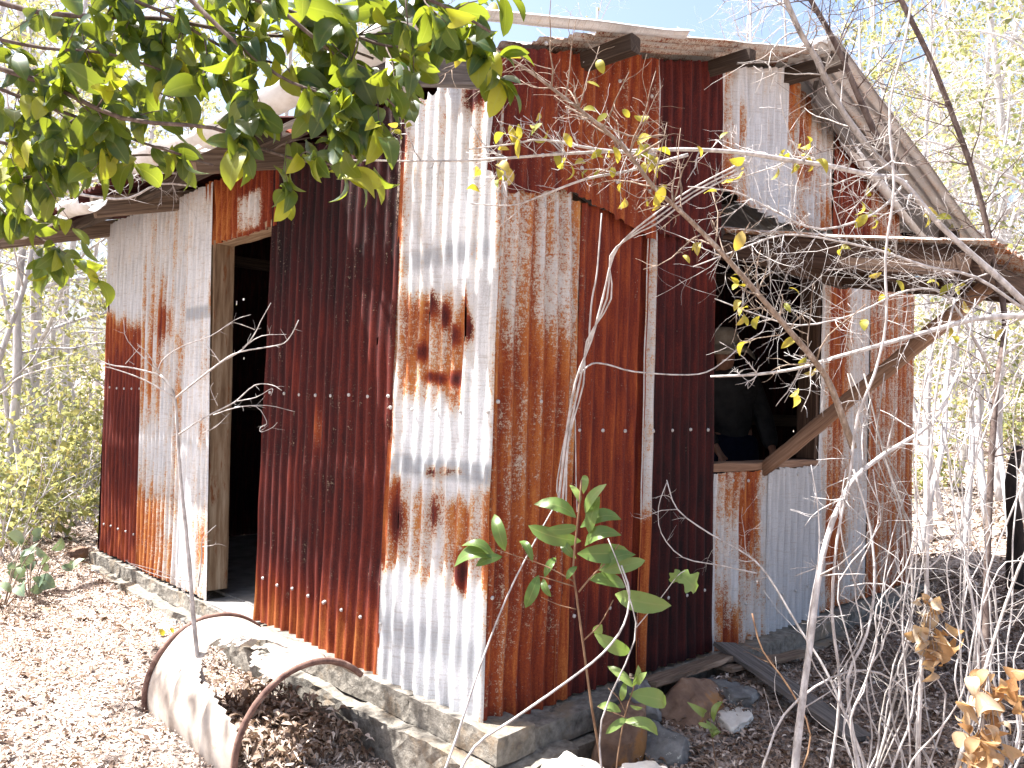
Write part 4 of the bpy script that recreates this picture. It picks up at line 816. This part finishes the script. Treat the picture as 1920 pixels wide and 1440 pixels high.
# --- thicket of bare wood at the right
TW = []
def thicket(label, cat, limbs, mat, name='bare_sapling', leaf=None, leafn=0, group=None, base=None):
    P0 = limbs[0]; q0 = at(P0[0][0][0], P0[0][0][1], P0[1]); r = thing(name, label, cat, base if base is not None else q0, group); b = MB(); tips = []
    for (P, d0, d1, r0, r1, nt, tl, dep) in limbs: limb(r, b, P, d0, d1, r0, r1, nt, tl, dep, tips=tips)
    b.build('stem', mat, r)
    if leaf is not None and leafn:
        l = MB(); sel = random.sample(tips, min(leafn, len(tips))); leaves_on(l, sel, 1, .055, T_OVAL, .5, .3, .7); l.build('leaves', leaf, r)
    return r
thicket('long pale branch stretching level across the gable with a few yellow leaves', 'branch',
    [([(2000, 640), (1930, 575), (1860, 510), (1760, 420), (1690, 340), (1640, 330), (1560, 312), (1480, 300), (1380, 285), (1280, 280), (1180, 283), (1060, 288), (900, 300), (790, 302), (640, 300)], 2.9, 2.5, .0125, .0022, 46, .20, 2),
     ([(1290, 290), (1180, 320), (1100, 335), (1020, 365), (960, 385), (880, 382)], 2.6, 2.6, .006, .002, 12, .16, 2),
     ([(1230, 290), (1120, 280), (1020, 262), (960, 270), (880, 280)], 2.6, 2.5, .006, .002, 14, .14, 2)], BARKW, 'bare_branch', LEAFY, 58)
thicket('mottled brown branch slanting from the roof corner down past the window', 'branch',
    [([(1600, 840), (1560, 730), (1530, 680), (1480, 620), (1420, 550), (1340, 460), (1280, 400), (1225, 350), (1180, 290), (1130, 240), (1060, 185), (980, 125), (900, 80), (800, 30)], 2.7, 2.2, .0115, .003, 54, .22, 2),
     ([(1180, 300), (1250, 255), (1180, 255), (1060, 200)], 2.5, 2.4, .004, .002, 7, .12, 2)], BARKT, 'bare_branch', LEAFY, 40)
thicket('leaning bare trunk rising in front of the gable peak, left of a matching one', 'tree trunk',
    [([(1700, 350), (1670, 320), (1640, 290), (1580, 210), (1530, 110), (1500, 60), (1470, -10), (1430, -120)], 2.9, 2.7, .0125, .008, 26, .3, 2)], BARK, 'leaning_tree')
thicket('second leaning bare trunk just right of the gable peak', 'tree trunk',
    [([(1690, 345), (1665, 300), (1640, 250), (1605, 170), (1570, 90), (1520, 0), (1460, -100)], 3.1, 3.0, .013, .008, 24, .32, 2)], BARKD, 'leaning_tree')
thicket('dark curved trunk in front of the woods right of the roof', 'tree trunk',
    [([(1845, 1500, 2.9), (1850, 1100, 3.0), (1865, 760, 3.1), (1885, 600), (1860, 480), (1850, 420), (1820, 310), (1780, 200), (1740, 100), (1690, 0), (1640, -120)], 3.2, 3.3, .013, .010, 44, .4, 2)], BARKD, 'leaning_tree')
thicket('smooth pale branch running level from the right edge to the window', 'branch',
    [([(1990, 592), (1920, 592), (1830, 598), (1740, 622), (1640, 650), (1560, 672), (1500, 690), (1420, 702), (1332, 706)], 2.7, 2.9, .011, .004, 22, .16, 2)], BARKW, 'bare_branch', LEAFY, 5)
thicket('tangle of fine pale twigs hanging in front of the window top', 'branch',
    [([(1920, 580), (1830, 520), (1740, 500), (1650, 470), (1560, 450), (1470, 440), (1380, 470), (1300, 500)], 2.8, 2.7, .006, .002, 44, .28, 2),
     ([(1860, 700), (1780, 560), (1700, 545), (1600, 590), (1500, 610), (1420, 590), (1340, 560)], 2.9, 2.8, .005, .002, 36, .26, 2),
     ([(1700, 340), (1640, 400), (1540, 430), (1460, 400), (1380, 360), (1290, 350)], 2.8, 2.7, .005, .002, 30, .26, 2)], BARKW, 'bare_branch', LEAFY, 12)
thicket('tall thin pale stem hanging straight down in front of the right end of the wall', 'stem',
    [([(1720, -90), (1700, 60), (1668, 200), (1676, 350), (1660, 480), (1662, 600), (1640, 700), (1608, 780), (1592, 900), (1570, 1010), (1560, 1150), (1575, 1300), (1550, 1490)], 2.6, 2.6, .0035, .005, 18, .16, 2)], BARKW, 'dead_sapling')
thicket('broken pale stalk standing on the litter right of the window', 'stem',
    [([(1488, 1470), (1502, 1330), (1520, 1200), (1535, 1080), (1560, 980), (1600, 900), (1660, 850), (1750, 790), (1800, 690)], 2.45, 2.8, .0125, .006, 12, .25, 1)], BARKW, 'dead_sapling')
for k, (P, lab, d) in enumerate([
    ([(1620, 1480), (1600, 1380), (1590, 1270), (1625, 1190), (1640, 1090), (1630, 980), (1600, 880)], 'pale kinked stem with a knot left of the hanging dry leaves', 2.5),
    ([(1720, 1480), (1725, 1300), (1735, 1150), (1740, 1000), (1745, 850), (1760, 700), (1790, 560)], 'upright pale stem carrying the upper bunch of dry leaves', 2.5),
    ([(1800, 1480), (1830, 1300), (1820, 1100), (1790, 950), (1770, 800)], 'pale stem bowing to the right of the upper dry leaves', 2.6),
    ([(1790, 1460), (1840, 1280), (1880, 1150), (1925, 1030), (1990, 900)], 'smooth yellowish stem leaning out at the right edge', 2.4),
    ([(1630, 1490), (1680, 1300), (1710, 1150), (1700, 980), (1660, 860), (1620, 700)], 'slender grey stem curving up between the pale stems', 2.7),
    ([(1900, 1460), (1870, 1300), (1830, 1150), (1800, 1000), (1830, 860), (1870, 740), (1890, 600)], 'thin pale stem winding up near the right edge', 2.9),
    ([(1430, 1440), (1470, 1340), (1560, 1270), (1650, 1262), (1740, 1330)], 'arched dry runner looping low over the fallen plank', 2.5),
    ([(1490, 1480), (1520, 1380), (1480, 1290), (1430, 1220), (1410, 1150)], 'thin orange-brown stem leaning over the fallen plank', 2.6)]):
    L = [(P, d, d+.15, [.006, .008, .006, .007, .005, .005, .004, .003][k], .003, [8, 9, 9, 4, 11, 11, 4, 4][k], .24, 1)]
    for q in range(3 if k < 6 and k != 3 else 0):
        j = [(p[0]+random.uniform(-60, 60)*(i > 0)+random.uniform(-14, 14), p[1]) for i, p in enumerate(P)]; L.append((j, d+.05*q, d+.1, .003, .0018, 4, .25, 1))
    thicket(lab, 'stem', L, [BARKW, BARKW, BARKW, BARK, BARK, BARKW, BARKW, STEMG][k], 'dead_sapling')
# many fine pale vines in the lower right tangle
for k in range(18):
    x0 = random.uniform(1540, 1960); d = random.uniform(2.3, 3.1); P = [(x0, 1490)]; x = x0; drift = random.uniform(-28, 28)
    top = random.choice([1050, 850, 620, 560, 980]) + random.uniform(-60, 60); n_ = 7
    for j in range(1, n_+1): x += drift+random.uniform(-38, 38); P.append((x, 1490+(top-1490)*j/n_))
    if random.random() < .45: P += [(x+random.uniform(-90, 90), top+20), (x+random.uniform(-150, 150), top+120)]
    thicket('one of the many fine pale dry vines tangled at the lower right', 'vine', [(P, d, d+random.uniform(-.2, .3), random.uniform(.0022, .0042), .0014, 7, .20, 1)], BARKW, 'dry_vine', group='fine dry vines at the lower right')
# dry leaf bunches
def dry(px, py, d, label, n, rad, sz):
    c = at(px, py, d); r = thing('dry_leaf_bunch', label, 'dry leaves', c, 'bunches of dry curled leaves'); b = MB(); tips = []
    for i in range(10): q = c+rnd(1)[0]*np.array((.05, .05, rad)); b.tube([c+(0, 0, rad), (c+q)/2+rnd(1)[0]*.02, q], .002, .001, 4)
    b.build('twigs', BARK, r); P = c+rnd(n)*np.array((rad*.5, rad*.5, rad*1.2)); D = rnd(n)+np.array((0, 0, -.9)); l = MB(); scatter_leaves(l, P, D, rnd(n)+np.array((-.4, -.5, .2)), RNG.uniform(.6, 1.2, n)*sz, leaf_tpl(8, .66, .55, 1.3), RNG.random(n), 0, .35); l.build('leaves', LEAFD, r)
dry(1745, 1170, 2.5, 'upper bunch of curled orange-brown leaves caught among bare stems', 22, .08, .062)
dry(1745, 1215, 2.5, 'small bunch of curled tan leaves just below the upper one', 12, .05, .055)
dry(1850, 1350, 2.2, 'large bunch of curled tan leaves at the lower right edge', 52, .12, .065)

# --- left edge plants
def big_leaf_plant(px, py, d, label):
    c = at(px, py, d); z = float(gh(c[0], c[1])); r = thing('broad_leaf_plant', label, 'plant', (c[0], c[1], z), 'broad-leaved plants at the left edge'); b = MB(); tips = []
    for i in range(8):
        e = np.array((c[0], c[1], z))+np.array((random.uniform(-.25, .25), random.uniform(-.25, .25), random.uniform(.12, .42))); q = [np.array((c[0], c[1], z-.02)), (np.array((c[0], c[1], z))+e)/2+(0, 0, .06), e]; b.tube(q, .005, .002, 5); tips.append(q)
    b.build('stem', BARKT, r); l = MB(); leaves_on(l, tips, 2, .11, leaf_tpl(6, .7, .2, .4), .75, .25, .15); l.build('leaves', LEAFB, r)
big_leaf_plant(60, 1030, 5.0, 'low plant with broad blue-green leaves at the left edge'); big_leaf_plant(10, 1060, 4.8, 'low broad-leaved plant cut by the left edge of the view')

# ------------------------------------------------------------------ woods
def wood_tree(name, seed, h, r0, nl, leafy, mat_leaf=LEAFF, twn=14, lsz=.10, bare=False, dens=6):
    random.seed(seed); root = empty(name, (0, 0, 0)); b = MB(); tips = []
    P = [np.array((0, 0, -.15))]; dr = np.array((random.uniform(-.12, .12), random.uniform(-.12, .12), 1.0))
    for i in range(8): dr = dr+np.array((random.uniform(-.16, .16), random.uniform(-.16, .16), .12)); dr /= np.linalg.norm(dr); P.append(P[-1]+dr*h/8)
    b.tube(P, r0, r0*.28, 8, .06)
    P = np.array(P)
    for i in range(nl):
        t = random.uniform(.22, .98); k = min(int(t*8), 7); p = P[k]+(P[k+1]-P[k])*(t*8-k); a = random.random()*6.28; L = h*random.uniform(.16, .36)*(1.15-t*.6); q = [p]; d = np.array((math.cos(a), math.sin(a), random.uniform(.2, 1.0)))
        for j in range(5): d = d+rnd(1)[0]*.3; d /= np.linalg.norm(d); q.append(q[-1]+d*L/5)
        rr = r0*.35*(1.1-t*.6); b.tube(q, rr, rr*.3, 5); twigs(b, q, rr*.5, twn//2, L*.45, 2, .9, 0, tips, 3, .2, .3)
    b.build('trunk', BARKF, root)
    if leafy:
        l = MB(); leaves_on(l, tips, dens, lsz, T_FAR, .45, .32, .35); l.build('foliage', mat_leaf, root)
    random.seed(seed+100); return root
def shrub(name, seed, h, n, dens, lsz):
    random.seed(seed); root = empty(name, (0, 0, 0)); b = MB(); tips = []
    for i in range(n):
        a = random.random()*6.28; d = np.array((math.cos(a)*.5, math.sin(a)*.5, 1.0)); q = [np.array((random.uniform(-.1, .1), random.uniform(-.1, .1), -.08))]
        for j in range(5): d = d+rnd(1)[0]*.25; d /= np.linalg.norm(d); q.append(q[-1]+d*h*random.uniform(.14, .24))
        b.tube(q, .009, .003, 5); twigs(b, q, .005, 5, h*.35, 2, .9, 0, tips, 3, .15, .3)
    b.build('stems', BARKF, root); l = MB(); leaves_on(l, tips, dens, lsz, T_FAR, .45, .32, .3); l.build('foliage', LEAFF, root); return root
V_T = [wood_tree('woodland_tree', 1, 7.5, .055, 18, True, dens=2, lsz=.085), wood_tree('woodland_tree', 2, 9.0, .075, 20, True, dens=3, lsz=.085), wood_tree('woodland_tree', 3, 6.0, .04, 17, True, dens=2, lsz=.08), wood_tree('bare_tree', 4, 7.0, .05, 22, False, twn=18), wood_tree('bare_tree', 5, 5.5, .035, 20, False, twn=18)]
V_S = [shrub('shrub', 8, 1.7, 11, 4, .08), shrub('shrub', 9, 1.2, 10, 5, .07)]
used = set()
def place(v, x, y, s, rz, label, group, tilt=0):
    if id(v) in used: o = copy_tree(v)
    else: used.add(id(v)); o = v
    o.location = (x, y, float(gh(x, y))); o.scale = (s, s, s); o.rotation_euler = (tilt, tilt*.6, rz)
    tag(o, label, 'shrub' if 'shrub' in o.name else 'tree', group); return o
random.seed(21)
# (photo x, depth m, variant, scale)
LEFT = [(20, 7.0, 0, .8), (60, 8.5, 1, .9), (110, 10, 0, .9), (165, 9.2, 4, .9), (-60, 6.5, 2, .8), (220, 13, 1, 1.0), (320, 15, 2, 1.2), (0, 12, 3, 1.2), (90, 14, 2, 1.3), (420, 17, 1, 1.1), (520, 15, 0, 1.3), (180, 17, 3, 1.2), (640, 19, 1, 1.2), (740, 17, 4, 1.5), (-150, 9, 1, .9), (270, 11, 4, 1.2), (45, 8.8, 3, .8), (85, 7.8, 4, .8), (135, 8.4, 4, .9), (175, 10.5, 3, .9)]
RIGHT = [(1745, 8.2, 0, .8), (1790, 9.5, 3, .9), (1835, 10.5, 0, 1), (1880, 9.0, 1, .85), (1920, 8, 2, .85), (1715, 12, 2, 1.1), (1765, 13, 3, 1.2), (1810, 14.5, 1, 1), (1860, 13, 4, 1.3), (1960, 11, 0, 1), (1650, 15, 2, 1.3), (1580, 17, 4, 1.6), (1480, 18, 3, 1.5), (1400, 20, 4, 1.7), (1270, 20, 3, 1.4), (1120, 21, 2, 1.5), (1000, 20, 3, 1.4), (1900, 15, 1, 1.1), (1700, 18, 1, 1.2), (1990, 7, 1, .8), (1840, 18, 0, 1.3), (1725, 7.4, 4, .9), (1772, 8.8, 3, .8), (1812, 7.6, 4, .9), (1858, 8.2, 3, .8), (1900, 7.2, 4, .8), (1935, 9, 3, .9), (1780, 11.5, 1, .9), (1850, 16, 2, 1.3)]
for k, (px, d, v, s) in enumerate(LEFT):
    c = at(px, 760, d); place(V_T[v], c[0], c[1], s, random.random()*6.28, ['slender pale tree with sparse yellow-green leaves in the woods left of the shed', 'bare pale tree in the woods left of the shed'][v > 2], 'woodland trees left of the shed', random.uniform(-.06, .06))
for k, (px, d, v, s) in enumerate(RIGHT):
    c = at(px, 760, d); place(V_T[v], c[0], c[1], s, random.random()*6.28, ['slender pale tree with yellow-green leaves in the woods right of and behind the shed', 'bare pale tree in the woods right of and behind the shed'][v > 2], 'woodland trees right of and behind the shed', random.uniform(-.08, .08))
SL = [(30, 6.2, 0, .8), (110, 7.0, 1, 1), (165, 8.0, 0, .9), (-20, 8, 0, 1.1), (70, 9.0, 0, 1.1), (140, 10.5, 1, 1.3), (190, 9, 1, .9), (20, 11, 0, 1.4), (100, 12.5, 0, 1.4), (180, 13, 0, 1.5), (60, 6.8, 1, .7)]
SR = [(1740, 9.5, 1, .8), (1800, 11, 0, .8), (1870, 12, 0, 1.0), (1930, 10, 1, .9), (1760, 14, 0, 1.2), (1840, 15, 0, 1.3), (1720, 16, 0, 1.4), (1900, 17, 0, 1.5)]
for (px, d, v, s) in SL:
    c = at(px, 760, d); place(V_S[v], c[0], c[1], s, random.random()*6.28, 'yellow-green leafy shrub in the undergrowth left of the shed', 'shrubs left of the shed')
for (px, d, v, s) in SR:
    c = at(px, 760, d); place(V_S[v], c[0], c[1], s, random.random()*6.28, 'yellow-green leafy shrub on the slope right of the shed', 'shrubs right of the shed')
# charred stump at the right edge
c = at(1905, 900, 5.6); z = float(gh(c[0], c[1])); s = MB(); s.tube([(c[0], c[1], z-.1), (c[0]+.02, c[1], z+.4), (c[0]-.01, c[1]+.03, z+.75), (c[0]+.06, c[1], z+1.0)], .065, .03, 12, .18)
o = s.build('charred_stump', STUMPM); tag(o, 'dark charred stump standing at the right edge of the view', 'stump')

# ------------------------------------------------------------------ light
EL, AZ = 62.0, 50.0     # azimuth from -X towards +Y
sd = Vector((-math.cos(R_(EL))*math.cos(R_(AZ)), math.cos(R_(EL))*math.sin(R_(AZ)), math.sin(R_(EL))))
ld = bpy.data.lights.new('sun', 'SUN'); ld.energy = 5.0; ld.angle = R_(.53); ld.color = (1, .975, .94)
lo = bpy.data.objects.new('sun', ld); COL.objects.link(lo); lo.rotation_euler = (-sd).to_track_quat('-Z', 'Y').to_euler()
w = bpy.data.worlds.new('World'); SC.world = w; w.use_nodes = True; nt = w.node_tree; bgd = nt.nodes['Background']
sk = nt.nodes.new('ShaderNodeTexSky'); sk.sky_type = 'NISHITA'; sk.sun_disc = False; sk.sun_elevation = R_(EL); sk.sun_rotation = math.atan2(sd.x, sd.y); sk.air_density = 1.0; sk.dust_density = 4.5
nt.links.new(sk.outputs[0], bgd.inputs[0]); bgd.inputs[1].default_value = .085
SC.view_settings.view_transform = 'Standard'; SC.view_settings.look = 'None'; SC.view_settings.exposure = 2.15; SC.view_settings.gamma = 1
SC.cycles.max_bounces = 6; SC.cycles.transparent_max_bounces = 4
for o in bpy.data.objects:
    if '_w' in o: del o['_w']
